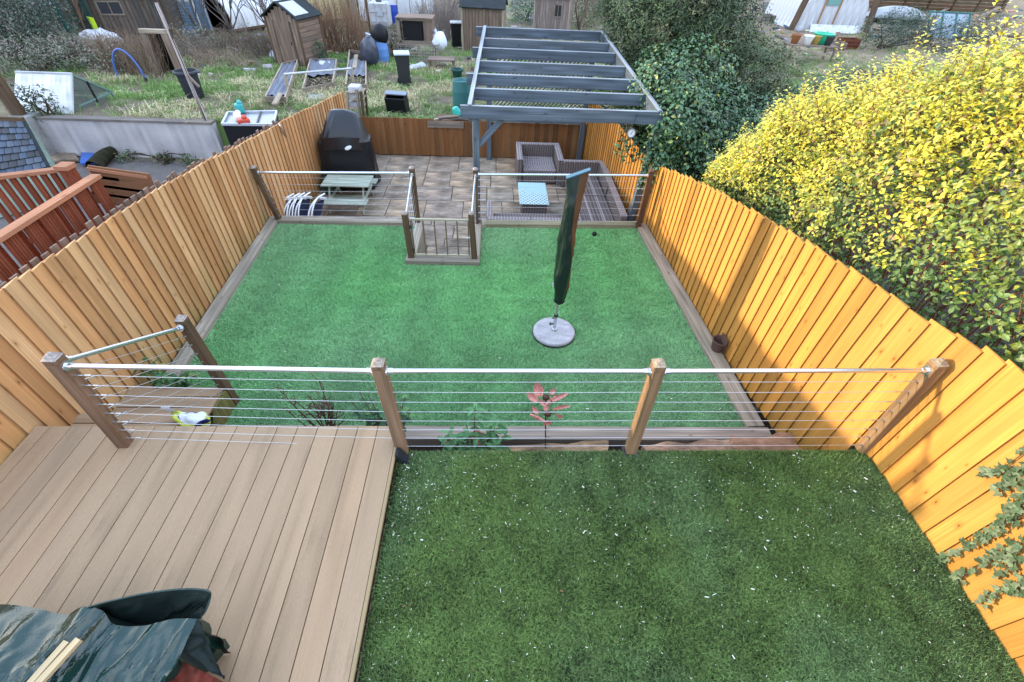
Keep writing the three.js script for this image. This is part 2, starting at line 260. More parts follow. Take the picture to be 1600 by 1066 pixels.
function turfTuft(n, h, w, r, lean) { const P = []; for (let i = 0; i < n; i++) { const a = rr(0, 6.28), x = rr(-r, r), z = rr(-r, r), t = rr(0, 6.28), l = rr(.2, 1) * lean, hh = h * rr(.6, 1.15), cx = Math.cos(a) * w / 2, cz = Math.sin(a) * w / 2, mx = Math.cos(t) * l * hh * .35, mz = Math.sin(t) * l * hh * .35, ex = Math.cos(t) * l * hh, ez = Math.sin(t) * l * hh; const A = [x - cx, 0, z - cz], B = [x + cx, 0, z + cz], D = [x + mx + cx * .8, hh * .6, z + mz + cz * .8], E = [x + mx - cx * .8, hh * .6, z + mz - cz * .8], K = [x + ex, hh * (1 - .25 * l), z + ez]; P.push(...A, ...B, ...D, ...A, ...D, ...E, ...E, ...D, ...K); } const g = new THREE.BufferGeometry(); g.setAttribute('position', new THREE.Float32BufferAttribute(P, 3)); g.computeVertexNormals(); g.setAttribute('uv', new THREE.Float32BufferAttribute(new Float32Array(P.length / 3 * 2), 2)); return g; }
const bladeMat = mat([1, 1, 1], { roughness: .7, side: THREE.DoubleSide });
const yq = () => new THREE.Quaternion().setFromEuler(new THREE.Euler(rr(-.12, .12), rr(0, 6.28), rr(-.12, .12)));
{
  const mid = [], near = [];
  for (let i = 0; i < 170000; i++) {
    const x = rr(-4.2, 3.15), z = -3.2 - 5.0 * Math.pow(rnd(), 1.25); if (!inPoly(x, z, LAWN)) continue;
    const k = (.64 + .28 * fbm(x * .7, z * .7, 4) + .30 * (fbm(x * 4, z * 7, 8) - .5) + .05 * Math.sin(x * 7.5)) * lerp(1.0, .86, sstep(-5.2, -3.4, z)) + rr(-.16, .16), w = fbm(x * .5, z * .5, 12);  // shading of the near part of the lawn put into blade colour
    mid.push([V(x, 0, z), yq(), rr(.8, 1.25), [.27 * k * (.85 + .5 * w), .60 * k, .255 * k * (.8 + .5 * w)]]);
  }
  for (let i = 0; i < 120000; i++) {
    const x = rr(-.84, 3.68), z = rr(-2.42, .1);
    const k = .56 + .32 * fbm(x * 1.1, z * 1.1, 14) + .7 * (fbm(x * 7, z * 7, 18) - .5) + rr(-.42, .42), w = sstep(.42, .62, fbm(x * .8 + 3, z * .8, 32)), y = z < -2.3 ? NY - .09 * Math.pow((-2.3 - z) / .13, 2) : NY;
    near.push([V(x, y, z), yq(), rr(.8, 1.3), [lerp(.118, .125, w) * k, lerp(.19, .205, w) * k, lerp(.048, .068, w) * k]]);
  }
  for (const [n, list, geo, label] of [['turf_pile', mid, turfTuft(6, .030, .0065, .022, .9), 'short bright green artificial grass on the lower lawn'], ['turf_pile', near, turfTuft(6, .042, .0058, .020, 1.0), 'darker olive green artificial grass on the raised lawn']]) {
    const im = scatter(scene, n, geo, bladeMat, list); im.name = numbered(n); im.userData = { kind: 'stuff', label, category: 'grass' };
  }
  // pale flecks of blown litter on both lawns
  const fl = [], chip = bar(V(0, 0, -.5), V(0, 0, .5), .75, .2), cm = mat([1, 1, 1], { roughness: .9 });
  for (let i = 0; i < 1500; i++) { const a = rnd(), near1 = i < 900; let x, z, y; if (near1) { const e = rnd(); x = e < .18 ? -.80 + Math.abs(rr(-.5, .5)) * rnd() : rr(-.8, 3.6); z = rnd() < .30 ? -2.36 + Math.abs(rr(-.8, .8)) : rr(-2.36, -.1); y = NY + .034; } else { x = rr(-4.1, 3.1); z = rnd() < .35 ? rr(-4.4, -3.3) : rr(-8, -3.3); if (rnd() < .2) x = lerp(-4.0, -4.16, (-3.2 - z) / 5) + rr(0, .12); if (!inPoly(x, z, LAWN)) continue; y = .026; } const s = (near1 ? rr(.008, .017) : rr(.009, .016)) * (a > .96 ? 2 : 1); const br = rnd() < (near1 ? .15 : .4); fl.push([V(x, y + rr(0, .006), z), yq(), V(s * rr(.5, 1), s * .6, s * rr(.6, rnd() < .06 ? 2 : 1.1)), br ? [.25, .13, .06] : [.80, .78, .68]]); }
  const im = scatter(scene, 'litter', chip, cm, fl); im.userData = { kind: 'stuff', label: 'pale flecks of blown petals and chippings scattered on both lawns', category: 'litter' };
}
// patio of riven slabs: each slab its own piece
{
  const pat = new THREE.Group(); pat.name = 'patio'; pat.userData = { kind: 'structure' }; scene.add(pat); baseOf.set(pat, V(0, 0, 0));
  part(pat, 'mortar_bed', mat([.13, .11, .09], { map: T.mottle, roughness: 1 }), box(-.7, PY - .075, -10.4, 7.2, .09, 6.1));
  const rows = [-13.30, -12.15, -11.24, -10.42, -9.58, -9.22, -8.64, -8.3, -7.62], sm = [[.54, .46, .39], [.52, .45, .40], [.58, .50, .41], [.47, .40, .34], [.55, .49, .42], [.57, .47, .37], [.44, .39, .34]].map(c => mat(c, { map: T.stone, bumpMap: T.stone, bumpScale: .012, roughness: .85 }));
  for (let r = 0; r < rows.length - 1; r++) {
    const z0 = rows[r], z1 = rows[r + 1], narrow = z1 > -8.2; let x = narrow ? -1.36 : -4.45 + rr(-.3, 0); const end = narrow ? -.38 : 3.2;
    while (x < end - .1) {
      let w = Math.min(rr(.62, 1.25), end - x); if (end - x - w < .3) w = end - x;
      const g = new THREE.BoxGeometry(w - .018, .05, z1 - z0 - .018, 5, 1, 4); warp(g, v => { const n = fbm(v.x * 3 + r * 7, v.z * 3 + x * 5, 2) - .5; if (v.y > 0) v.y += n * .014; const ex = Math.abs(v.x) > w / 2 - .02, ez = Math.abs(v.z) > (z1 - z0) / 2 - .02; if (ex) v.x += (noise(v.z * 9, r, x) - .5) * .014; if (ez) v.z += (noise(v.x * 9, r, x + 3) - .5) * .014; });
      const g2 = boxUV(g, .8); g2.translate(x + w / 2, PY - .025 + rr(-.004, .004), (z0 + z1) / 2); part(pat, numbered('slab'), pick(sm), g2); x += w;
    }
  }
  // two steps up to the gate
  for (const [y, z] of [[-.365, -7.47], [-.18, -7.18]]) { part(pat, numbered('step'), sm[2], rbox(-.87, y - .09, z + .12, .98, .18, .34, .012)); }
}
// ================================================================ FENCES
function featherBoard(x0, z0, x1, z1, yb, yt, side, lean = 0) { // one feather-edge board, lapped over the next; "side" +1 faces +x
  const d = V(x1 - x0, 0, z1 - z0), L = d.length(), t0 = .031, t1 = .006, lap = .024;
  const P = new THREE.Shape([[0, 0], [L + lap, 0], [L + lap, t1], [0, t0]].map(p => new THREE.Vector2(...p)));
  const g0 = new THREE.ExtrudeGeometry(P, { depth: yt - yb, bevelEnabled: false, steps: 5 });
  const u = d.clone().normalize(), n = V(u.z, 0, -u.x); if (n.x * side < 0) n.negate();
  let g = uvM(g0.applyMatrix4(_m.makeBasis(V(1, 0, 0), V(0, 0, -1), V(0, 1, 0))));
  { const A = g.attributes.position, N = g.attributes.normal, col = new Float32Array(A.count * 3), H = yt - yb, d0 = rr(.2, 1), d1 = rr(.2, 1); for (let i = 0; i < A.count; i++) { const e = N.getX(i) < -.8 ? .66 : 1, v = A.getY(i) / H, s = v < .1 ? 1.15 : v < .3 ? .5 * d1 : v > .95 ? .25 * d1 : 0, m = s * d0 * (side > 0 ? .75 : .4); col[i * 3] = e * lerp(1, .42, m); col[i * 3 + 1] = e * lerp(1, .66, m); col[i * 3 + 2] = e * lerp(1, .45, m); } g.setAttribute('color', new THREE.BufferAttribute(col, 3)); }  // edge faces darkened to paint the shadow line between boards; algae low down
  const rh = u.clone().cross(Y).dot(n) > 0; // keep it right-handed
  const Z = n.clone().negate();
  g.applyMatrix4(_m.makeBasis(u, Y, Z).setPosition(x0, yb, z0)); if (u.clone().cross(Y).dot(Z) < 0) { const a = g.attributes.position.array, b = g.attributes.uv.array; for (let i = 0; i < a.length; i += 9) for (let k = 0; k < 3; k++) { let t = a[i + 3 + k]; a[i + 3 + k] = a[i + 6 + k]; a[i + 6 + k] = t; const cc = g.attributes.color.array; t = cc[i + 3 + k]; cc[i + 3 + k] = cc[i + 6 + k]; cc[i + 6 + k] = t; } for (let i = 0; i < b.length; i += 6) for (let k = 0; k < 2; k++) { const t = b[i + 2 + k]; b[i + 2 + k] = b[i + 4 + k]; b[i + 4 + k] = t; } g.computeVertexNormals(); }
  if (lean) g.translate(0, 0, 0); return g;
}
const topL = [[0, 1.98], [3.2, 2.0], [4, 1.94], [5, 1.87], [6, 1.77], [7, 1.65], [8, 1.5], [9, 1.4], [10, 1.34], [11, 1.26], [12, 1.17], [13.3, 1.07]];
const topR = [[0, 2.75], [.5, 2.66], [1, 2.55], [1.5, 2.43], [2, 2.31], [2.6, 2.22], [3.2, 2.2], [4, 2.1], [5, 1.95], [6, 1.77], [7, 1.55], [8, 1.3], [8.6, 1.16], [9.5, 1.2], [11, 1.21], [13.3, 1.13]];
{
  const f = thing('timber_fence', 'long tan feather-edge fence along the left side of the garden', 'fence', V(-4.3, 0, -6));
  let z = .25; while (z > -13.2) {
    const p = z > -2.6 ? .165 : .15, z1 = z - p * rr(.94, 1.06), x0 = fenceLx(z), x1 = fenceLx(z1), yb = z > -2.7 ? (z > -2.45 ? .88 : .5) : z > -8.15 ? .04 : PY + .02;
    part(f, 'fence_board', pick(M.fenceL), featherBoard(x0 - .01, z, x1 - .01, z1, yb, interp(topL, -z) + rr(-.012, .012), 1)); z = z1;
  }
  for (const zz of [-3.6, -6.2, -8.8, -11.2]) { const x = fenceLx(zz) - .10; part(f, 'fence_post', M.postGrey, bar(V(x, -.9, zz), V(x, interp(topL, -zz) - .06, zz), .09)); }
  for (const dy of [.25, 1.0]) { const g = []; for (let zz = .2; zz > -12.9; zz -= .5) { const z1 = Math.max(zz - .5, -13.2); g.push(bar(V(fenceLx(zz) - .06, interp(topL, -zz) - dy, zz), V(fenceLx(z1) - .06, interp(topL, -z1) - dy, z1), .075, .035, Y)); } part(f, 'fence_rail', M.postGrey, g); }
  part(f, 'bent_hook', M.steel, [tube([atX(434, 193, fenceLx(-9.7) + .03), atX(438, 199, fenceLx(-9.7) + .06), atX(443, 208, fenceLx(-9.7) + .04), atX(446, 213, fenceLx(-9.7) + .02)], .018, 8, 5)]);
  // the older fence of the neighbour just behind, its grey ragged board ends
  const o = thing('old_fence', 'weathered grey picket tops showing just behind the left fence', 'fence', V(-4.5, 0, -6));
  for (let zz = -2.9; zz > -10.5; zz -= .135) { const x = fenceLx(zz) - .20; part(o, 'picket', pick(M.shedWood.slice(0, 3)), bar(V(x, -1, zz), V(x, interp(topL, -zz) - .03 + rr(-.035, .035), zz), .09, .022, V(0, 0, 1), .2)); }
}
{
  const f = thing('timber_fence', 'orange stained feather-edge fence along the right side of the garden', 'fence', V(3.5, 0, -6));
  let z = .25; while (z > -13.2) {
    const p = z > -3 ? .185 : .155, z1 = z - p * rr(.94, 1.06), x0 = fenceRx(z), x1 = fenceRx(z1), yb = z > -2.42 ? NY - .03 : z > -8.3 ? .03 : PY + .02;
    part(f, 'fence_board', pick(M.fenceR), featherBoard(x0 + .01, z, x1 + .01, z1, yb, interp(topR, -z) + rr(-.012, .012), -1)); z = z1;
  }
  for (const zz of [-1.2, -3.7, -6.2, -8.7, -11.2]) { const x = fenceRx(zz) + .10; part(f, 'fence_post', M.postGrey, bar(V(x, -.5, zz), V(x, interp(topR, -zz) - .08, zz), .09)); }
  for (const dy of [.25, 1.0]) { const g = []; for (let zz = .2; zz > -12.9; zz -= .5) { const z1 = Math.max(zz - .5, -13.2); g.push(bar(V(fenceRx(zz) + .06, interp(topR, -zz) - dy, zz), V(fenceRx(z1) + .06, interp(topR, -z1) - dy, z1), .075, .035, Y)); } part(f, 'fence_rail', M.postGrey, g); }
}
{
  const f = thing('timber_fence', 'low brown close-board fence across the back of the patio', 'fence', V(-.7, PY, BACKZ));
  let x = -3.97; while (x < 2.6) {
    const w = rr(.125, .15), x1 = Math.min(x + w, 2.63), left = x < -1.8, yt = (left ? .47 : .44) + rr(-.008, .008);
    part(f, 'fence_board', left ? pick(M.fenceB.slice(2)) : x < .2 ? pick(M.fenceB.slice(0, 4)) : pick(M.fenceB), bar(V((x + x1) / 2, PY + .03, BACKZ + rr(0, .008)), V((x + x1) / 2, yt, BACKZ), x1 - x + .012, .016, V(1, 0, 0.06)));
    x = x1;
  }
  part(f, 'fence_rail', M.postGrey, [box(-.7, .25, BACKZ - .05, 6.5, .07, .05, 0, 'x'), box(-.7, -.3, BACKZ - .05, 6.5, .07, .05, 0, 'x')]);
  part(f, 'patch_board', M.oldWood, box(-1.32, .34, BACKZ + .03, 1.0, .17, .025, 0, 'x'), { label: 'pale grey board patched along the fence top' });
  part(f, 'fence_post', M.postDark, [bar(V(-1.86, PY, BACKZ - .1), V(-1.86, .42, BACKZ - .1), .08), bar(V(.6, PY, BACKZ - .1), V(.6, .42, BACKZ - .1), .08)]);
}
// ================================================================ SLEEPERS
function sleeper(label, a, b, w, h, m, where) { return single('timber_sleeper', label, 'sleeper', m, bar(a, b, w, h, V(a.z - b.z, 0, b.x - a.x), .08)); }
sleeper('weathered grey sleeper edging the lower lawn under the left fence', V(-4.07, .02, -3.2), V(-4.29, .02, -8.28), .19, .13, M.sleeper[3]);
sleeper('weathered grey sleeper edging the lower lawn under the right fence', V(3.265, .02, -3.22), V(3.05, .02, -8.3), .22, .13, M.sleeper[1]);
sleeper('grey sleeper at the patio end of the lawn, left of the gate', V(-4.18, -.07, -8.19), V(-1.60, -.07, -8.19), .18, .34, M.sleeper[2]);
sleeper('greenish sleeper at the patio end of the lawn, right of the gate', V(-.14, -.07, -8.19), V(3.0, -.07, -8.28), .17, .34, wood([.52, .49, .33], T.grey));
sleeper('short worn sleeper under the bars of the small gate', V(-1.52, -.03, -6.84), V(-.22, -.03, -6.84), .20, .26, M.sleeper[0]);
sleeper('pale sleeper lining the left side of the gate recess', V(-1.44, -.25, -6.95), V(-1.44, -.25, -8.15), .165, .68, M.sleeper[3]);
sleeper('pale sleeper lining the right side of the gate recess', V(-.30, -.25, -6.95), V(-.30, -.25, -8.15), .165, .68, M.sleeper[2]);
sleeper('long grey sleeper between the lower lawn and the planting strip', V(-3.1, .02, -3.14), V(3.38, .02, -3.10), .19, .16, wood([.58, .50, .43], T.grey));
// retaining boards below the raised lawn
{
  const r = thing('retaining_wall', 'dark timber boards holding up the edge of the raised lawn', 'retaining wall', V(1.4, 0, -2.4));
  for (let k = 0; k < 4; k++) part(r, 'board', M.postDark, box(1.42, .10 + k * .19, -2.40, 4.56, .18, .05, 0, 'x'));
}
// stone slabs lying in the planting strip
for (const [x0, x1, z0, z1, y, t, label, c] of [[-.05, 1.30, -2.50, -2.76, .36, .02, 'long brown stone slab lying in the bed behind the wind spinner', [.42, .30, .20]], [1.66, 2.62, -2.50, -2.78, .38, .06, 'tapering brown stone slab in the bed right of the third railing post', [.46, .32, .24]], [2.64, 3.36, -2.48, -2.82, .42, .02, 'knotty reddish slab at the fence end of the planting bed', [.43, .27, .19]]]) {
  const w = x1 - x0, g = new THREE.BoxGeometry(w, .09, z0 - z1, 14, 2, 4); warp(g, v => { const n = fbm(v.x * 4 + x0 * 3, v.z * 6, 3) - .5; v.y += n * .05 + v.x * t; if (Math.abs(v.z) > .1) v.z += (noise(v.x * 5, x0 * 9, v.z > 0 ? 1 : 2) - .5) * .08 - (x0 > 1.5 && x0 < 2 && v.z < 0 ? -.06 * (1 - (v.x / w + .5)) : 0); if (Math.abs(v.x) > w / 2 - .02) v.x += (noise(v.z * 12, x0) - .5) * .14; });
  const g2 = boxUV(g, 1); g2.translate((x0 + x1) / 2, y, (z0 + z1) / 2); single('stone_slab', label, 'stone slab', mat(c, { map: T.stone, bumpMap: T.stone, bumpScale: .02, roughness: .9 }), g2);
}
single('slate_offcut', 'dark grey slate offcut leaning at the deck corner by the second post', 'slate', mat([.03, .035, .045], { map: T.mottle, roughness: .7 }), (() => { const g = new THREE.BoxGeometry(.035, .17, .08); g.rotateZ(.5); const p = at(630, 722, NY); g.translate(p.x, NY + .09, p.z); return boxUV(g, 1); })());
// ================================================================ DECK AND STEPS
{
  const d = thing('deck', 'tan composite decking platform at the lower left', 'deck', V(-2.5, NY, -1.2));
  const x0 = -4.16, x1 = -.885, n = 18, p = .186;
  for (let k = 0; k < n; k++) { const xr = x1 - k * p, xl = Math.max(xr - p + .007, -4.17); if (xr < -4.15) break; part(d, 'deck_board', pick(M.deck), box((xl + xr) / 2, DY - .0125, -1.07, xr - xl, .025, 3.04, 0, 'z')); }
  part(d, 'edge_strip', M.deckEdge, box(-.868, DY - .014, -1.07, .026, .03, 3.04, 0, 'z'));
  part(d, 'fascia', M.postDark, box(-.895, DY - .12, -1.08, .02, .18, 3.0, 0, 'z'));
  part(d, 'fascia', M.postDark, box(-2.55, DY - .13, -2.56, 3.25, .20, .022, 0, 'x'));
  part(d, 'joist', M.postDark, [-3.9, -3.0, -2.1, -1.2].map(x => box(x, DY - .12, -1.05, .05, .17, 2.95, 0, 'z')));
  part(d, 'support_post', M.postDark, [-3.9, -2.4, -1.0].map(x => bar(V(x, -.05, -2.48), V(x, DY - .2, -2.48), .09)));
}
{
  const s = thing('garden_steps', 'composite steps going down from the deck beside the left fence', 'steps', V(-3.65, 0, -3));
  const tread = (y, za, zb, n) => { const w = (za - zb) / n; for (let k = 0; k < n; k++) part(s, 'tread_board', pick(M.deck), box(-3.69, y - .0125, za - w * (k + .5), 1.06, .025, w - .013, 0, 'x')); };
  tread(.64, -2.575, -2.985, 3); tread(.335, -2.99, -3.60, 4);
  part(s, 'riser', M.deck[1], box(-3.69, .49, -2.975, 1.04, .27, .02, 0, 'x')); part(s, 'riser', M.deck[0], box(-3.69, .17, -3.58, 1.04, .28, .02, 0, 'x'));
  for (const x of [-3.155, -4.1]) { const g = extr([[2.58, 0], [3.60, 0], [3.56, .30], [3.30, .30], [3.14, .05], [2.98, .30], [2.96, .60], [2.80, .60], [2.66, .34], [2.58, .60]], .045); g.rotateY(Math.PI / 2); g.applyMatrix4(_m.makeBasis(V(1, 0, 0), V(0, 1, 0), V(0, 0, 1))); g.translate(x - .022, .015, 0); const gg = uvM(g); part(s, 'stringer', M.mossy, gg); }
}
// ================================================================ WIRE RAILINGS
const PW = .097;
function railPost(parent, a, b, m, capM, w = PW, domed = false) {
  const d = b.clone().sub(a).normalize(), notch = b.clone().addScaledVector(d, -.075);
  const p = part(parent, 'post', m, [bar(a, notch, w, w, V(1, 0, 0)), bar(notch.clone().addScaledVector(d, .004), b.clone().addScaledVector(d, -.035), w, w, V(1, 0, 0)), bar(notch, notch.clone().addScaledVector(d, .005), w - .012, w - .012, V(1, 0, 0))]);
  let g; if (domed) { g = new THREE.SphereGeometry(w * .55, 12, 6, 0, 6.283, 0, Math.PI / 2); g.scale(1, .75, 1); g.translate(0, -.035, 0); } else { g = new THREE.CylinderGeometry(w * .16, w * .7071, .045, 4, 1); g.rotateY(Math.PI / 4); g.translate(0, -.0125, 0); }
  g.applyMatrix4(_m.compose(b, _q.setFromUnitVectors(Y, d), V(1, 1, 1))); part(p, 'post_cap', capM, g);
}
function wireBay(parent, a0, a1, b0, b1, n, f0, f1, ends = 3, rail = true, r = .02, wr = .0026, sizes = 1) { // posts a (foot, top) and b
  const dir = b1.clone().sub(a1).normalize(), off = PW / 2;
  const A = t => a0.clone().lerp(a1, t).addScaledVector(dir, off), B = t => b0.clone().lerp(b1, t).addScaledVector(dir, -off);
  if (rail) {
    const la = a1.distanceTo(a0), t = 1 - .125 / la, tb = 1 - .125 / b1.distanceTo(b0); const p = A(t).addScaledVector(dir, .005), q = B(tb).addScaledVector(dir, -.005); part(parent, 'handrail', M.steel, cyl(p, q, r, r, 14));
    part(parent, 'rail_flange', M.steel, [cyl(A(t), A(t).addScaledVector(dir, .012), r * 2, r * 2, 14), cyl(B(tb).addScaledVector(dir, -.012), B(tb), r * 2, r * 2, 14), cyl(p, p.clone().addScaledVector(dir, .05), r * 1.25, r * 1.25, 12), cyl(q.clone().addScaledVector(dir, -.05), q, r * 1.25, r * 1.25, 12)]);
  }
  for (let k = 0; k < n; k++) {
    const t = lerp(f0, f1, k / (n - 1)), p = A(t), q = B(t), m = p.clone().lerp(q, .5).add(V(0, -.006, 0)); part(parent, 'wire_cable', M.wire, tube([p, m, q], wr, 8, 5));
    for (const [s, g, on] of [[p, 1, ends & 1], [q, -1, ends & 2]]) { if (!on) continue; const e = []; const D = dir.clone().multiplyScalar(g * sizes); e.push(cyl(s, s.clone().addScaledVector(D, .016), .011, .009, 8), cyl(s.clone().addScaledVector(D, .02), s.clone().addScaledVector(D, .065), .0065, .0065, 7), cyl(s.clone().addScaledVector(D, .08), s.clone().addScaledVector(D, .125), .0065, .0065, 7)); part(parent, 'wire_tensioner', M.steel, e); }
  }
}
const RZ = -2.40;
const rp = [[189, 687, 76, 553, DY], [628.5, 704, 588, 562, NY], [983.5, 706, 1031, 563, NY], [1348, 704, 1472, 562, NY]].map(([ax, ay, bx, by, y]) => { const a = at(ax, ay, y); a.z = RZ - .0; const a2 = atZ(ax, ay, RZ); return [V(a2.x, y, RZ), atZ(bx, by, RZ)]; });
{
  const r = thing('wire_railing', 'timber post and steel wire railing between the deck and the lower lawn', 'railing', V(.2, NY, RZ));
  rp.forEach(([a, b], i) => railPost(r, a, b, [wood([.38, .235, .155], T.grey), wood([.46, .30, .19], T.grey), wood([.50, .32, .18], T.grey), wood([.52, .33, .18], T.grey)][i], [M.capGrey, wood([.64, .54, .46], T.grey), wood([.66, .54, .40], T.grey), wood([.60, .47, .32], T.grey)][i]));
  for (let i = 0; i < 3; i++) wireBay(r, rp[i][0], rp[i][1], rp[i + 1][0], rp[i + 1][1], 8, .08, .80, [1, 0, 2][i]);
  part(r, 'post_shoe', M.darkPlastic, [rbox(rp[2][0].x, NY + .01, RZ + .02, .15, .03, .13, .008)]);
}
{
  const top = atZ(279, 494, -3.60), foot = V(-3.16, 0, -3.62), r = thing('wire_railing', 'sloping wire railing with one grey post beside the garden steps', 'railing', foot);
  railPost(r, foot, top, M.postDark, M.capGrey);
  const a = rp[0]; wireBay(r, a[0].clone().add(V(-.02, -.02, -.05)), a[1].clone().add(V(-.02, .01, -.02)), V(foot.x, .22, foot.z + .03), top.clone().add(V(0, -.0, .03)), 8, .06, .80);
}
{
  const z = -8.16, Lp = (bx, by, tx, ty, zz) => [V(atZ(tx, ty, zz).x, .06, zz), atZ(tx, ty, zz)];
  const A = [V(-4.17, .06, z), atZ(393, 259, z)], B = Lp(0, 0, 642, 260, z), Cc = Lp(0, 0, 742, 262, z), D = [V(2.96, .06, z - .02), atZ(1018, 264, z - .02)], GL = [V(-1.43, .06, -6.86), atZ(631, 331, -6.86)], GR = [V(-.31, .06, -6.86), atZ(735, 331, -6.86)];
  const l = thing('wire_railing', 'wire railing above the patio, left of the small gate', 'railing', V(-2.8, 0, z));
  railPost(l, ...A, M.postDark, M.capGrey); railPost(l, ...B, M.postDark, M.capGrey, PW, true); wireBay(l, ...A, ...B, 7, .10, .80, 3, true, .022, .0024);
  const r = thing('wire_railing', 'wire railing above the patio, right of the small gate', 'railing', V(1.3, 0, z));
  railPost(r, ...Cc, M.postDark, M.capGrey, PW, true); railPost(r, ...D, wood([.22, .12, .07], T.grey), M.postDark); wireBay(r, ...Cc, ...D, 7, .10, .80, 3, true, .022, .0024);
  const gl = thing('wire_railing', 'short side railing with a domed post left of the gate recess', 'railing', GL[0]);
  railPost(gl, ...GL, M.postDark, M.capGrey, PW, true); wireBay(gl, ...GL, ...B, 6, .12, .78, 1, true, .02, .0024);
  const gr = thing('wire_railing', 'short side railing with a domed post right of the gate recess', 'railing', GR[0]);
  railPost(gr, ...GR, M.postDark, M.capGrey, PW, true); wireBay(gr, ...GR, ...Cc, 6, .12, .78, 1, true, .02, .0024);
  const g = thing('garden_gate', 'small gate of upright metal bars between the domed posts', 'gate', V(-.87, 0, -6.86));
  const x0 = GL[0].x + .06, x1 = GR[0].x - .06, yt = .83, yb = .15, gm = mat([.38, .34, .24], { roughness: .5, metalness: .3 }), bm = mat([.17, .125, .08], { roughness: .5, metalness: .3 });
  part(g, 'top_bar', gm, bar(V(x0, yt, -6.86), V(x1, yt, -6.86), .03, .03)); part(g, 'bottom_bar', gm, bar(V(x0, yb, -6.86), V(x1, yb, -6.86), .028, .028));
  for (const [i, f] of [0, .205, .40, .595, .79, .985].entries()) { const x = lerp(x0 + .01, x1 - .02, f); part(g, 'upright_bar', bm, bar(V(x, yb, -6.86), V(x, yt, -6.86), i ? .022 : .026)); }
  part(g, 'latch', M.steel, [rbox(x1 - .02, .52, -6.83, .05, .03, .03, .008), cyl(V(x1 - .08, .52, -6.82), V(x1 + .03, .52, -6.82), .006)]); part(g, 'hinge', M.darkPlastic, [rbox(x0 - .01, .7, -6.83, .05, .05, .02, .005), rbox(x0 - .01, .26, -6.83, .05, .05, .02, .005)]);
}
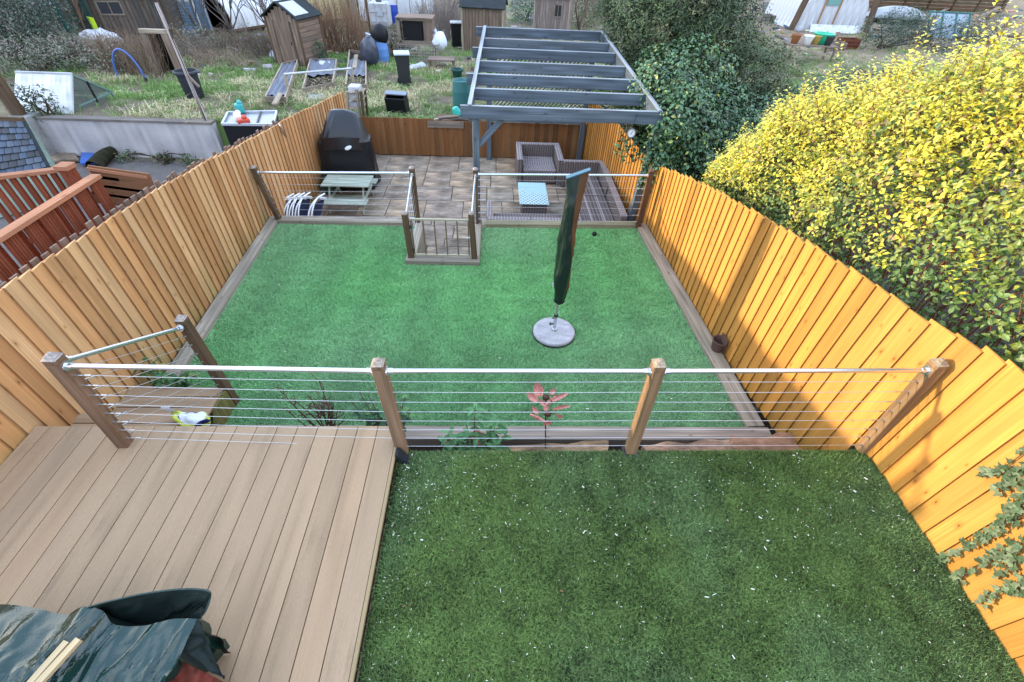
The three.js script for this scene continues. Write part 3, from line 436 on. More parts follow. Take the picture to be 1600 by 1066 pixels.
// ================================================================ ON THE PATIO
// pergola: front beam, two side beams and six rafters rising gently to the back, posts, braces, lattice
{
  const g = thing('pergola', 'blue grey painted timber pergola over the far right of the patio', 'pergola', V(1.3, PY, -11));
  const zf = -8.72, zb = -13.62, yf = 2.06, yb = 2.62, yy = z => lerp(yf, yb, (z - zf) / (zb - zf));
  const fl = atZ(718.5, 168, zf), fr = atZ(1036, 172, zf); fr.y = fl.y = (fl.y + fr.y) / 2;
  const H = .215, bt = .06;
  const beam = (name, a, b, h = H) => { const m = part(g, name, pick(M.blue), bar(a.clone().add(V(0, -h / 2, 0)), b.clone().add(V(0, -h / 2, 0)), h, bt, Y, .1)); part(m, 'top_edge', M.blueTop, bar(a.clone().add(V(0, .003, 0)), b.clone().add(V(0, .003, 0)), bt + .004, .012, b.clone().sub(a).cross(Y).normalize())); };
  beam('beam', V(fl.x, fl.y, zf), V(fr.x, fr.y, zf));
  const pts = [[738, 167, 1009, 170], [741, 138.5, 1012, 142], [745, 115, 978, 120], [748, 95.5, 978, 98], [752, 75.5, 962, 78], [754.5, 60, 950, 62]];
  const zs = [0, 1, 2, 3, 4, 5].map(k => lerp(zf, zb, (k + 1) / 6.2));
  const yl = fl.y, LX = -.33, RX = 3.16;
  const sl = y => y, back = atZ(746, 42, zb), bR = atZ(932, 45, zb);
  const xl = z => { return lerp(atZ(733, 166, zf).x, atZ(757, 44, zb).x, (z - zf) / (zb - zf)); }, xr = z => lerp(atZ(1032, 168, zf).x, atZ(940, 46, zb).x, (z - zf) / (zb - zf));
  const yAt = z => lerp(fl.y, back.y, (z - zf) / (zb - zf));
  // rafters: solve each one's depth so that it lies in the roof slope
  for (const [i, py] of [138, 115.2, 95, 74.7, 59.5].entries()) {
    let zz = lerp(zf, zb, (i + 1) / 6), best = 1e9; for (let z = zf; z > zb; z -= .02) { const c = V(xl(z), yAt(z), z).project(camera), e = Math.abs((1 - c.y) / 2 * 1066 - py); if (e < best) { best = e; zz = z; } }
    const ext = i === 1 || i === 3 ? .22 : 0; beam('rafter', V(xl(zz) + .03 - ext, yAt(zz), zz), V(xr(zz) - .03, yAt(zz) - .01, zz), .20);
  }
  beam('beam', V(xl(zb) - .22, yAt(zb), zb), V(xr(zb) + .05, yAt(zb), zb), .20);
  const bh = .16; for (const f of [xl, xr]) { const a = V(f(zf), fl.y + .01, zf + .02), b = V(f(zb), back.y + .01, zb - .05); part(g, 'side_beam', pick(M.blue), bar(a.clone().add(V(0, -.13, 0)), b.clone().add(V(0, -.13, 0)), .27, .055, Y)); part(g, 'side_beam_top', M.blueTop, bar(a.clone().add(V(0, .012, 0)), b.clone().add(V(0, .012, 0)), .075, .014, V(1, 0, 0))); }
  const pl = [atZ(737, 195, zf).x + .065, zf - .02], pr = [2.98, zf - .02], zb2 = BACKZ + .12;
  const post = (x, z, top) => part(g, 'post', M.blue[1], bar(V(x, PY, z), V(x, top, z), .13, .13, V(1, 0, 0)));
  post(pl[0], pl[1] - .04, fl.y - .2); { const t = V(3.10, fl.y - .2, zf - .1), b = V(2.96, PY, zf - .1); part(g, 'post', M.blue[0], bar(b, t, .13, .13, V(1, 0, 0))); } post(-.11, zb2, yAt(zb2) - .1); post(2.5, zb2, yAt(zb2) - .1);
  part(g, 'brace', M.blue[2], bar(V(pl[0] + .05, 1.38, zf - .06), V(pl[0] + .52, fl.y - .18, zf - .06), .10, .06, V(1, -1, 0)));
  part(g, 'brace', M.blue[1], bar(V(-.06, yAt(zb2) - .62, zb2), V(.4, yAt(zb2) - .15, zb2), .09, .05, V(1, -1, 0)));
  const l0 = .02, l1 = 2.42, y0 = .52, y1 = 2.02; part(g, 'lattice_frame', M.blue[3], [box((l0 + l1) / 2, y0, zb2, l1 - l0 + .1, .06, .05, 0, 'x'), box((l0 + l1) / 2, y1, zb2, l1 - l0 + .1, .06, .05, 0, 'x')]);
  const s = .105; for (const dir of [1, -1]) for (let c = l0 - (y1 - y0); c < l1; c += s) { // diagonal laths clipped to the frame
    let xa = c, xb = c + (y1 - y0), ya = dir > 0 ? y0 : y1, ybb = dir > 0 ? y1 : y0; const k = (ybb - ya) / (xb - xa); if (xa < l0) { ya += k * (l0 - xa); xa = l0; } if (xb > l1) { ybb += k * (l1 - xb); xb = l1; } if (xb - xa > .06) part(g, 'lath', M.blue[dir > 0 ? 0 : 2], bar(V(xa, ya, zb2 + dir * .007), V(xb, ybb, zb2 + dir * .007), .028, .009, V(1, -1, 0)));
  }
}
// round dial thermometer hanging from the pergola corner
{
  const p = atZ(985.5, 208, -8.62), t = thing('thermometer', 'round white dial thermometer hanging beside the climber at the pergola corner', 'thermometer', p);
  const ring = new THREE.TorusGeometry(.075, .011, 8, 28); ring.translate(p.x, p.y, p.z + .012); part(t, 'rim', mat([.14, .13, .14], { metalness: .4, roughness: .45 }), [ring, (() => { const c = new THREE.CylinderGeometry(.078, .078, .025, 28); c.rotateX(Math.PI / 2); c.translate(p.x, p.y, p.z); return c; })()]);
  const f = new THREE.CylinderGeometry(.068, .068, .006, 28); f.rotateX(Math.PI / 2); f.translate(p.x, p.y, p.z + .017); part(t, 'dial', mat([.62, .66, .70], { roughness: .4 }), f);
  const tk = []; for (let i = 0; i < 9; i++) { const a = -2.2 + i * .55; const b = bar(V(Math.sin(a) * .05, Math.cos(a) * .05, 0), V(Math.sin(a) * .06, Math.cos(a) * .06, 0), .005, .003); b.translate(p.x, p.y, p.z + .0225); tk.push(b); } part(t, 'tick_marks', M.black, tk);
  const nd = bar(V(-.012, -.02, 0), V(.018, .042, 0), .007, .004, V(1, 0, 0)); nd.translate(p.x, p.y, p.z + .0235); part(t, 'needle', M.black, nd); part(t, 'hanger', M.darkPlastic, tube([p.clone().add(V(0, .08, 0)), p.clone().add(V(.02, .2, -.02)), p.clone().add(V(.06, .32, -.05))], .006, 6, 5));
}
// covered barbecue
{
  const zc = -11.25, b = V(-3.55, PY, zc), t = thing('barbecue', 'tall barbecue under a black fitted cover in the patio corner', 'barbecue', b);
  const prof = [[0, .66, .36], [.25, .655, .36], [.8, .64, .35], [1.12, .63, .35], [1.16, .60, .345], [1.22, .54, .33], [1.45, .45, .26], [1.66, .36, .15], [1.74, .30, .09], [1.755, .24, .05]], n = 64, P = [], idx = [];
  prof.forEach(([y, w, d]) => { for (let i = 0; i < n; i++) { const a = i / n * 6.2832, c = Math.cos(a), s = Math.sin(a), e = .42; let x = Math.sign(c) * Math.pow(Math.abs(c), e) * w, z = Math.sign(s) * Math.pow(Math.abs(s), e) * d; const fold = (fbm(a * 3.2, y * 1.1, 3) - .5) * (y < 1.15 ? .22 * (1.15 - y) + .07 : .09) + .10 * Math.pow(1 - Math.abs(2 * noise(a * 2.6 + y * .5, y * .9, 8) - 1), 5) * (y < 1.2 ? 1 - y * .4 : .45) - .03; x *= 1 + fold; z *= 1 + fold * 1.6; P.push(x, y, z); } });
  for (let j = 0; j < prof.length - 1; j++) for (let i = 0; i < n; i++) { const a = j * n + i, c = j * n + (i + 1) % n; idx.push(a, a + n, c, c, a + n, c + n); } const top = P.length / 3; P.push(0, 1.76, 0); for (let i = 0; i < n; i++) idx.push((prof.length - 1) * n + i, top, (prof.length - 1) * n + (i + 1) % n);
  let g = new THREE.BufferGeometry(); g.setAttribute('position', new THREE.Float32BufferAttribute(P, 3)); g.setIndex(idx); warp(g, v => { if (v.y > 1.1) { v.x += (v.y - 1.1) * .14; v.z -= (v.y - 1.1) * .06; v.y -= Math.max(0, v.x - .12) * .28 * (v.y - 1.1) / .6; } }); g.rotateY(.12); g.translate(b.x, b.y, b.z);
  const cm = mat([.008, .009, .012], { roughness: .30 }); part(t, 'cover', cm, g);
  // shoulder flap across the front of the hood
  const fl = new THREE.CylinderGeometry(.40, .46, .26, 28, 3, true, -1.25, 2.5); warp(fl, v => { v.x *= 1.22; v.z = v.z * .62 + .06; v.y += .07 * Math.cos(v.x * 3.2); }); fl.rotateY(.12); fl.translate(b.x - .03, b.y + 1.09, b.z + .12); part(t, 'front_flap', mat([.007, .008, .012], { roughness: .30, side: THREE.DoubleSide }), fl);
  const logo = new THREE.SphereGeometry(.085, 14, 8); logo.scale(1, .52, .16); logo.rotateZ(.35); logo.rotateX(-.25); logo.rotateY(.25); logo.translate(b.x + .17, b.y + 1.06, b.z + .425); part(t, 'emblem', mat([.62, .66, .70], { roughness: .5 }), logo, { label: 'white oval emblem on the cover' });
}
// watering can
{
  const b = V(-3.98, PY, -10.72), t = thing('watering_can', 'dark green plastic watering can between the barbecue and the left fence', 'watering can', b), m = mat([.03, .055, .05], { roughness: .4 });
  part(t, 'body', m, lathe([[0, 0], [.13, 0], [.145, .03], [.14, .22], [.125, .36], [.135, .38], [.12, .385], [.105, .37], [.105, .30], [0, .30]], 24, b.x, b.y, b.z));
  part(t, 'spout', m, [taper([b.clone().add(V(-.12, .06, .02)), b.clone().add(V(-.24, .16, .03)), b.clone().add(V(-.34, .32, .04))], .03, .018, 8, 8)]);
  part(t, 'rose', m, cyl(b.clone().add(V(-.33, .31, .04)), b.clone().add(V(-.37, .37, .045)), .018, .045, 12)); part(t, 'handle', m, tube([b.clone().add(V(-.12, .36, 0)), b.clone().add(V(-.05, .50, .01)), b.clone().add(V(.08, .49, .01)), b.clone().add(V(.14, .34, .0)), b.clone().add(V(.16, .15, .01)), b.clone().add(V(.13, .05, 0))], .015, 20, 7));
}
// small picnic table
{
  const b = V(-3.34, PY, -10.15), t = thing('picnic_table', "small pale green wooden picnic table with two benches", 'picnic table', b), m = tints([.74, .86, .75], 3, T.grey, .06);
  for (let k = 0; k < 4; k++) part(t, 'table_board', m[k % 3], box(b.x, PY + .56, b.z - .24 + k * .155, 1.06, .022, .145, 0, 'x'));
  for (const z of [.56, -.56]) { for (const o of [-.07, .07]) part(t, 'bench_board', m[1], box(b.x, PY + .32, b.z + z + o, 1.05, .022, .13, 0, 'x')); }
  for (const x of [-.38, .38]) { for (const s of [-1, 1]) part(t, 'leg', m[0], bar(V(b.x + x, PY, b.z + s * .52), V(b.x + x, PY + .55, b.z + s * .13), .07, .03, V(0, 0, 1))); part(t, 'bench_bearer', m[2], box(b.x + x + .034, PY + .285, b.z, .03, .06, 1.3, 0, 'z')); }
  part(t, 'stretcher', m[2], box(b.x, PY + .18, b.z, .76, .05, .03, 0, 'x'));
}
// folded chairs standing in a row with bowed white frames, one thing each
{
  const g = 'folded chairs leaning together by the sleeper', cm = mat([.72, .75, .78], { roughness: .35, metalness: .2 }), fm = mat([.02, .025, .05], { roughness: .8 });
  const words = ['leftmost folded chair with a bowed white frame beside the patio sleeper', 'second folded chair from the left in the row of white bowed frames', 'third folded chair from the left in the row of white bowed frames', 'fourth folded chair from the left in the row of white bowed frames', 'fifth folded chair from the left in the row of white bowed frames', 'rightmost folded chair of the row, next to the pink ball'];
  const P0 = V(-4.20, PY, -8.72); let first;
  for (let i = 0; i < 6; i++) {
    const px = [436, 444, 454, 462, 471, 488][i], p = at(px, 337, PY + .2); const base = V(p.x, PY, -8.75 - i * .02);
    let t; if (!first) {
      t = first = thing('folding_chair', words[0], 'chair', base, g);
      const L = (x, y, z) => base.clone().add(V(x, y, z));
      for (const s of [0, 1]) part(t, 'frame_tube', cm, tube([L(0 + s * .07, .0, .02 - s * .03), L(-.03 + s * .07, .25, -.02), L(.02 + s * .05, .47, -.15), L(.14, .60, -.34), L(.26, .64, -.50)], .017, 24, 8));
      part(t, 'seat', fm, quadGeo([L(.03, .03, -.03), L(.12, .03, -.05), L(.27, .58, -.44), L(.08, .52, -.22)], .035)); part(t, 'armrest', cm, bar(L(.18, .60, -.36), L(.32, .60, -.34), .05, .03)); part(t, 'foot', M.darkPlastic, [cyl(L(0, -.0, .02), L(0, .04, .02), .022), cyl(L(.07, 0, -.01), L(.07, .04, -.01), .022)]);
    } else { t = first.clone(); t.name = numbered('folding_chair'); t.userData = { label: words[i], category: 'chair', group: g }; t.position.copy(base); t.rotation.y = (i - 2) * .03; if (i === 5) t.rotation.z = -.12; scene.add(t); baseOf.set(t, base.clone()); }
  }
}
{
  const p = at(508, 336, PY + .14); p.z = -8.95; p.y = PY + .14; const t = thing('ball', 'pink red play ball beside the folded chairs', 'ball', p), g = new THREE.SphereGeometry(.14, 22, 14); g.translate(p.x, p.y, p.z); part(t, 'skin', mat([.55, .10, .14], { roughness: .5 }), g);
  for (let i = 0; i < 8; i++) { const d = V(rr(-1, 1), rr(-1, 1), rr(-1, 1)).normalize(), s = new THREE.SphereGeometry(.03, 10, 6); s.scale(1, .15, 1); s.applyMatrix4(_m.compose(p.clone().addScaledVector(d, .138), _q.setFromUnitVectors(Y, d), V(1, 1, 1))); part(t, 'spot', i % 2 ? mat([.05, .03, .06]) : mat([.75, .35, .40]), s); }
}
// rattan suite
const rk = (x, y, z, w, h, d, r = .03) => rbox(x, y, z, w, h, d, r);
{
  const b = V(1.22, PY, -12.05), t = thing('rattan_armchair', 'deep brown rattan seat with high arms against the back fence', 'armchair', b), m = M.rattan, ty = .66;
  part(t, 'seat', m, rk(1.22, PY + .2, -12.0, .88, .32, 1.05)); part(t, 'backrest', m, rk(1.22, PY + ty / 2, -12.58, 1.18, ty, .14)); for (const s of [-1, 1]) { const a = part(t, 'arm', m, rk(1.22 + s * .525, PY + ty / 2 - .01, -11.98, .14, ty, 1.06)); part(a, 'arm_top', M.rattanLight, rk(1.22 + s * .525, PY + ty + .0, -11.98, .145, .03, 1.07, .012)); }
  part(t, 'back_top', M.rattanLight, rk(1.22, PY + ty + .012, -12.58, 1.185, .03, .145, .012));
  for (let k = 0; k < 6; k++) part(t, 'seat_slat', M.rattanLight, rk(1.22, PY + .368, -11.56 - k * .165, .84, .018, .145, .006));
}
{
  const b = V(2.3, PY, -10), t = thing('rattan_sofa', 'brown rattan corner sofa along the right hand fence', 'sofa', b), m = M.rattan, ty = .66;
  part(t, 'base', m, rk(2.28, PY + .19, -9.95, .80, .30, 2.75)); part(t, 'backrest', m, rk(2.32, PY + ty / 2, -11.42, 1.06, ty, .13)); part(t, 'back_top', M.rattanLight, rk(2.32, PY + ty + .01, -11.42, 1.07, .03, .14, .012));
  part(t, 'side_back', m, bar(V(2.79, PY + ty / 2, -11.36), V(2.74, PY + ty / 2, -8.5), ty, .13, Y)); part(t, 'side_top', M.rattanLight, bar(V(2.79, PY + ty + .012, -11.36), V(2.74, PY + ty + .012, -8.5), .14, .03, V(1, 0, 0)));
  for (let k = 0; k < 9; k++) part(t, 'seat_slat', k % 3 ? M.rattan : M.rattanLight, rk(1.92 + k * .088, PY + .355, -9.95, .076, .03, 2.72, .008)); part(t, 'seat_joint', M.black, [rk(2.28, PY + .374, -10.10, .80, .012, .02, .004), bar(V(2.695, PY + .36, -10.1), V(2.695, PY + .64, -10.02), .02, .02)]);
}
{
  const b = V(.95, PY, -9.95), t = thing('rattan_table', 'low rattan coffee table with a patterned pale glass top', 'coffee table', b);
  part(t, 'base', M.rattan, rk(.96, PY + .19, -10.1, .60, .34, .98)); const gl = rk(.955, PY + .385, -10.12, .68, .022, 1.16, .008);
  const pat = tex(256, 256, (u, v) => { const a = Math.abs(((u * 7 + v * 9) % 1) - .5), c = Math.abs(((u * 7 - v * 9 + 20) % 1) - .5), k = Math.min(a, c) < .13 ? .93 : .62; const s = sstep(.35, .6, v + .3 * (noise(u * 6, v * 6) - .5)); return [lerp(.72, k * .93, s), lerp(.82, k, s), lerp(.80, k, s)]; });
  { const P = gl.attributes.position, u = gl.attributes.uv; for (let i = 0; i < P.count; i++) u.setXY(i, (P.getX(i) - .61) / .69, (P.getZ(i) + 10.71) / 1.19); }
  part(t, 'glass_top', mat([.62, .72, .74], { map: pat, roughness: .12 }), gl);
}
{
  const b = V(.6, PY, -8.6), t = thing('rattan_sofa', 'grey rattan sofa seen from behind, low against the patio sleeper', 'sofa', b), m = M.rattanLight;
  part(t, 'backrest', m, rk(.76, PY + .3, -8.50, 1.76, .58, .13)); part(t, 'arm', m, rk(-.07, PY + .3, -8.92, .11, .58, .72)); part(t, 'arm', m, rk(1.62, PY + .3, -8.92, .11, .58, .72)); part(t, 'seat', M.rattan, rk(.78, PY + .18, -8.9, 1.5, .28, .68)); part(t, 'back_seam', M.black, rk(.80, PY + .592, -8.5, .012, .008, .13, .002));
}
// ================================================================ ON THE LOWER LAWN
{
  const b = V(.93, .012, -4.95), t = thing('parasol', 'closed parasol in a dark green cover standing on the lawn', 'parasol', b);
  const L = (x, y, z = 0) => b.clone().add(V(x, y, z));
  const baseM = mat([.52, .51, .53], { map: T.mottle, bumpMap: T.mottle, bumpScale: .006, roughness: .8 });
  part(t, 'base_slab', baseM, boxUV(lathe([[0, .0], [.30, 0], [.312, .012], [.312, .06], [.30, .075], [.05, .085], [0, .085]], 48, b.x, b.y, b.z), 2)); part(t, 'base_rim', M.darkPlastic, lathe([[.300, .0], [.318, .0], [.318, .034], [.306, .036]], 48, b.x, b.y, b.z));
  part(t, 'base_socket', M.steel, [cyl(L(0, .08), L(0, .36), .024, .024, 14), cyl(L(0, .08), L(0, .11), .05, .035, 14)]); part(t, 'clamp_knob', M.darkPlastic, [cyl(L(.02, .2), L(-.07, .2), .012), cyl(L(-.055, .2), L(-.08, .2), .022, .022, 10), cyl(L(.02, .31), L(-.05, .31), .01), cyl(L(0, .35), L(0, .385), .034, .03, 12)]);
  part(t, 'pole', mat([.30, .31, .30], { metalness: .5, roughness: .4 }), cyl(L(0, .3), L(0, 2.3), .019, .019, 12));
  // cover: a sleeve that bulges and ends in a slanting flat wing at the top
  const rows = 64, n = 100, P = [], idx = []; const tipH = 2.50;
  for (let j = 0; j <= rows; j++) { const v = j / rows, y = .60 + v * 1.83; const cx = interp([[0, .015], [.3, .01], [.6, -.0], [1, .035]], v), wx = interp([[0, .062], [.04, .085], [.15, .112], [.35, .118], [.55, .112], [.75, .108], [.88, .117], [1, .138]], v), wz = interp([[0, .06], [.15, .10], [.5, .10], [.8, .07], [1, .012]], v);
    for (let i = 0; i < n; i++) { const a = i / n * 6.2832, w = 1 + .26 * (fbm(Math.cos(a) * 1.6 + 3, v * 9, Math.sin(a) * 1.6) - .5) * 2 + .04 * Math.sin(a * 5 + v * 9) * (1 - v * .5); P.push(b.x + cx + Math.cos(a) * wx * w * .9, b.y + y + (v > .8 ? Math.cos(a) * .05 * (v - .8) / .2 : 0), b.z + Math.sin(a) * wz * w); } }
  for (let j = 0; j < rows; j++) for (let i = 0; i < n; i++) { const a = j * n + i, c = j * n + (i + 1) % n; idx.push(a, a + n, c, c, a + n, c + n); }
  const mk = keep => { const g = new THREE.BufferGeometry(); g.setAttribute('position', new THREE.Float32BufferAttribute(P, 3)); const id = []; for (let k = 0; k < idx.length; k += 3) { const i = idx[k] % n, j = Math.floor(idx[k] / n), v = j / rows, edge = lerp(.33, 1.02, sstep(.25, .95, v)); const bronze = Math.cos(i / n * 6.2832) > 1.05 - edge * .9 && v > .12 && i / n < .45; if (bronze === keep) id.push(idx[k], idx[k + 1], idx[k + 2]); } g.setIndex(id); g.computeVertexNormals(); return g; };
  const cvM = mat([.004, .015, .010], { roughness: .38, bumpMap: T.mottle, bumpScale: .03, side: THREE.DoubleSide });
  part(t, 'cover', cvM, mk(false)); part(t, 'cover_side', mat([.085, .043, .02], { roughness: .6, side: THREE.DoubleSide }), mk(true), { label: 'brown panel down the right side of the cover' });
  const y1 = b.y + 2.43; part(t, 'top_seam', mat([.05, .12, .16], { roughness: .3 }), quadGeo([V(b.x - .095, y1 - .052, b.z + .03), V(b.x + .165, y1 + .052, b.z + .03), V(b.x + .165, y1 + .056, b.z - .03), V(b.x - .095, y1 - .046, b.z - .03)], .014));
  part(t, 'tie_cord', M.black, [(() => { const g = new THREE.TorusGeometry(.07, .009, 6, 20); g.rotateX(Math.PI / 2); g.translate(b.x + .015, b.y + .63, b.z); return g; })()]); part(t, 'care_tag', M.whitePlastic, box(b.x - .108, b.y + .94, b.z + .05, .012, .045, .03));
}
single('ball', 'small dark ball on the lawn near the far right sleeper', 'ball', M.black, (() => { const g = new THREE.SphereGeometry(.048, 18, 12), p = at(928, 366, .048); g.translate(p.x, .052, p.z); return g; })());
{
  const p = at(1117, 546, .085), t = thing('wall_planter', 'half round brown ribbed planter standing on the right hand sleeper', 'planter', V(p.x + .02, .088, p.z)); const q = baseOf.get(t), m = mat([.10, .055, .045], { roughness: .6 });
  const pr = [[.0, 0], [.075, 0], [.085, .02]]; for (let k = 0; k < 6; k++) pr.push([.088 + k * .003, .03 + k * .022], [.084 + k * .003, .041 + k * .022]); pr.push([.115, .165], [.115, .18], [.10, .18], [.092, .15], [.075, .03], [0, .03]);
  const g = new THREE.LatheGeometry(pr.map(a => new THREE.Vector2(...a)), 20, Math.PI * .78, Math.PI * 1.25); const pm = mat([.10, .055, .045], { roughness: .6, side: THREE.DoubleSide }); g.translate(q.x, q.y, q.z); part(t, 'body', pm, g);
  part(t, 'back', pm, box(q.x + .045, q.y + .12, q.z - .0, .014, .24, .19)); const s = new THREE.CylinderGeometry(.07, .07, .02, 14); s.translate(q.x - .02, q.y + .12, q.z); part(t, 'soil', M.soil, s);
}
// ================================================================ PLANTS BY THE STEPS AND IN THE BED
const greenDark = () => { const k = rr(.6, 1.4); return [.035 * k, .085 * k, .032 * k]; };
function plant(name, label, base, stems, leaf, cols, matl, group) { // stems: [foot, tip, leaves]; leaves are parts joined as one crown
  const t = thing(name, label, 'plant', base, group), sg = [], it = [];
  for (const [a, b, n, rad] of stems) { const mid = a.clone().lerp(b, .5).add(V(rr(-.03, .03), .02, rr(-.03, .03))); sg.push(taper([a, mid, b], .009, .004, 6, 5)); for (let i = 0; i < n; i++) { const f = Math.pow(rnd(), .6), p = a.clone().lerp(b, lerp(.35, 1, f)).add(V(rr(-.02, .02), rr(-.02, .02), rr(-.02, .02))); const ang = i * 2.4, up = rr(.25, .9), d = V(Math.cos(ang), up, Math.sin(ang)); const q = new THREE.Quaternion().setFromRotationMatrix(new THREE.Matrix4().makeBasis(V(0, 1, 0).cross(V(d.x, -.15, d.z).normalize()).normalize(), V(0, 1, 0), V(d.x, rr(-.3, .2), d.z).normalize())).normalize(); it.push([p, q, rr(.75, 1.2), cols()]); } }
  part(t, 'stem', mat([.10, .06, .035], { roughness: .9 }), sg); scatter(t, 'foliage', leaf, matl, it); return t;
}
{
  const P = (x, y, z) => V(x, y, z), gl = leafMat(.5);
  const st = []; for (const [px, py] of [[742, 634], [700, 676], [728, 664], [770, 668], [792, 680], [690, 690], [755, 690], [712, 692], [780, 650]]) { const tip = atZ(px, py, -2.76 + rr(-.06, .06)); st.push([P(-.15, .02, -2.78), tip, 18]); }
  plant('rhododendron', 'leafy rhododendron in the bed between the second post and the wind spinner', P(-.15, .02, -2.78), st, leafGeo(.135, .045, .2, .25), () => { const k = rr(.7, 1.5); return rnd() < .06 ? [.25, .08, .05] : [.06 * k, .15 * k, .055 * k]; }, gl);
  const s2 = []; for (const [px, py] of [[560, 612], [548, 628], [575, 618], [590, 640], [625, 636], [640, 645], [600, 655], [575, 650], [556, 645], [632, 620]]) s2.push([P(-1.15, .1, -2.92), atZ(px, py, -2.88 + rr(-.08, .08)), 11]);
  plant('camellia', 'glossy camellia bush behind the second railing post', P(-1.15, .1, -2.92), s2, leafGeo(.095, .052, .2, .15), () => { const k = rr(.6, 1.5), w = rnd() < .2 ? .4 : 0; return [lerp(.035, .10, w) * k, lerp(.09, .19, w) * k, .04 * k]; }, gl);
  const s3 = []; for (let i = 0; i < 15; i++) { const a = rr(0, 6.28), r = rr(.05, .34); s3.push([P(-3.86, .02, -3.78), P(-3.86 + Math.cos(a) * r, rr(.25, .60), -3.80 + Math.sin(a) * r * .7), 14]); }
  plant('shrub', 'low green leafy shrub at the foot of the garden steps', P(-3.86, .02, -3.78), s3, leafGeo(.10, .038, .2, .3), () => { const k = rr(.5, 1.5), w = rnd() < .15 ? .6 : 0; return [lerp(.05, .22, w) * k, lerp(.12, .24, w) * k, .045 * k]; }, gl);
  const bare = thing('shrub', 'leafless twiggy shrub behind the deck edge', 'shrub', P(-1.75, .1, -2.9)), tw = [], d = [[432, 605], [445, 640], [455, 622], [480, 618], [498, 596], [505, 612], [470, 645], [520, 630], [527, 640], [540, 655], [490, 632], [515, 618]];
  for (const [px, py] of d) { const f = P(-1.75 + rr(-.1, .12), .1, -2.9), b = atZ(px, py, -2.9 + rr(-.1, .1)), m = f.clone().lerp(b, .5).add(V(rr(-.06, .06), .06, 0)); tw.push(taper([f, m, b], .012, .004, 8, 5)); for (let k = 0; k < 3; k++) { const s = m.clone().lerp(b, rr(0, .8)); tw.push(taper([s, s.clone().add(V(rr(-.08, .08), rr(.04, .1), rr(-.05, .05))), s.clone().add(V(rr(-.15, .15), rr(.08, .2), rr(-.08, .08)))], .006, .003, 4, 4)); } }
  part(bare, 'twigs', mat([.085, .04, .035], { roughness: .85 }), tw, { stuff: 1 });
}
// metal wind spinner: two rosettes of curved petals on a rod
{
  const z = -2.70, foot = V(atZ(856, 700, z).x, .05, z), t = thing('wind_spinner', 'coppery metal flower wind spinner on a thin rod in the bed', 'wind spinner', foot);
  const hub1 = atZ(852, 618, z), hub2 = atZ(855, 644, z), pm = mat([.80, .44, .40], { metalness: .3, roughness: .42, map: T.rust, side: THREE.DoubleSide });
  part(t, 'rod', mat([.06, .045, .04], { metalness: .4, roughness: .6 }), cyl(foot, hub1, .007, .007, 8));
  for (const h of [hub1, hub2]) part(t, 'hub', mat([.07, .025, .02], { metalness: .4, roughness: .5 }), (() => { const g = new THREE.SphereGeometry(.034, 14, 10); g.scale(1, 1, .6); g.translate(h.x, h.y, h.z + .03); return g; })());
  // [x, y of the petal's middle, length, width, angle of its tip, curl] read off in photo pixels
  for (const [x, y, L, W, ang, curl] of [[840, 607, 24, 14, 1.9, .9], [832, 619, 21, 13, 2.5, .7], [862, 611, 11, 8, 1.3, .8], [872, 618, 23, 10, .45, 1], [862, 628, 21, 10, .35, -.6], [875, 634, 27, 9, -.1, .8], [848, 629, 14, 8, 2.4, .6], [836, 640, 15, 8, 2.3, 1], [838, 655, 24, 9, 3.1, -.7], [855, 658, 17, 12, -1.7, .9], [873, 648, 17, 7, -.9, 1], [852, 636, 13, 8, 1.7, .5]]) {
    const p = atZ(x, y, z + .02), k = mpp(p) * 1.12, l = L * k, w = W * k, g = new THREE.PlaneGeometry(w, l, 6, 8); warp(g, v => { const u = v.y / l + .5, s = Math.pow(Math.sin(clamp(u * .94 + .05, 0, 1) * Math.PI), .7); v.z = curl * (.5 * w * Math.pow(v.x / w * 2, 2) * .5 + .18 * l * u * u); v.x = v.x * Math.max(.12, s) + .18 * l * curl * u * u * .4; });
    g.rotateX(-.45); g.rotateZ(ang - Math.PI / 2); g.translate(p.x, p.y, p.z); part(t, 'petal', pm, g); const h = p.distanceTo(hub1) < p.distanceTo(hub2) ? hub1 : hub2; part(t, 'petal_arm', M.postDark, cyl(h, p, .004, .004, 6));
  }
}
// plastic compost bag lying on the bottom step
{
  const p = at(305, 655, .62), b = V(-3.02, .46, -2.88), t = thing('plastic_bag', 'crumpled white and green plastic bag beside the steps', 'bag', b);
  const g = new THREE.SphereGeometry(.135, 30, 20); warp(g, v => { const n = fbm(v.x * 9 + 4, v.y * 9, v.z * 9) - .5, d = v.clone().normalize(); v.addScaledVector(d, n * .13); v.y = v.y * .65 + (v.x < -.08 ? (-.08 - v.x) * 1.6 : 0); v.x *= 1.05; v.z *= .8; }); g.translate(b.x, b.y + .17, b.z);
  const pr = tex(128, 128, (u, v) => { const s = noise(u * 5, v * 5, 3); return s > .60 && v < .74 && v > .5 ? [.10, .14, .35] : v < .70 && v > .35 ? [.80, .84, .30] : [.86, .88, .90]; }); part(t, 'bag', mat([.8, .8, .8], { map: pr, roughness: .35, side: THREE.DoubleSide }), g);
  const h = new THREE.PlaneGeometry(.09, .26, 4, 8); warp(h, v => { v.z += .04 * Math.sin(v.y * 14); v.x += .03 * Math.sin(v.y * 9) + (noise(v.y * 20, 3) - .5) * .03; }); h.rotateZ(.15); h.translate(b.x - .15, b.y + .33, b.z); part(t, 'bag_neck', mat([.78, .80, .84], { roughness: .3, side: THREE.DoubleSide }), h);
}
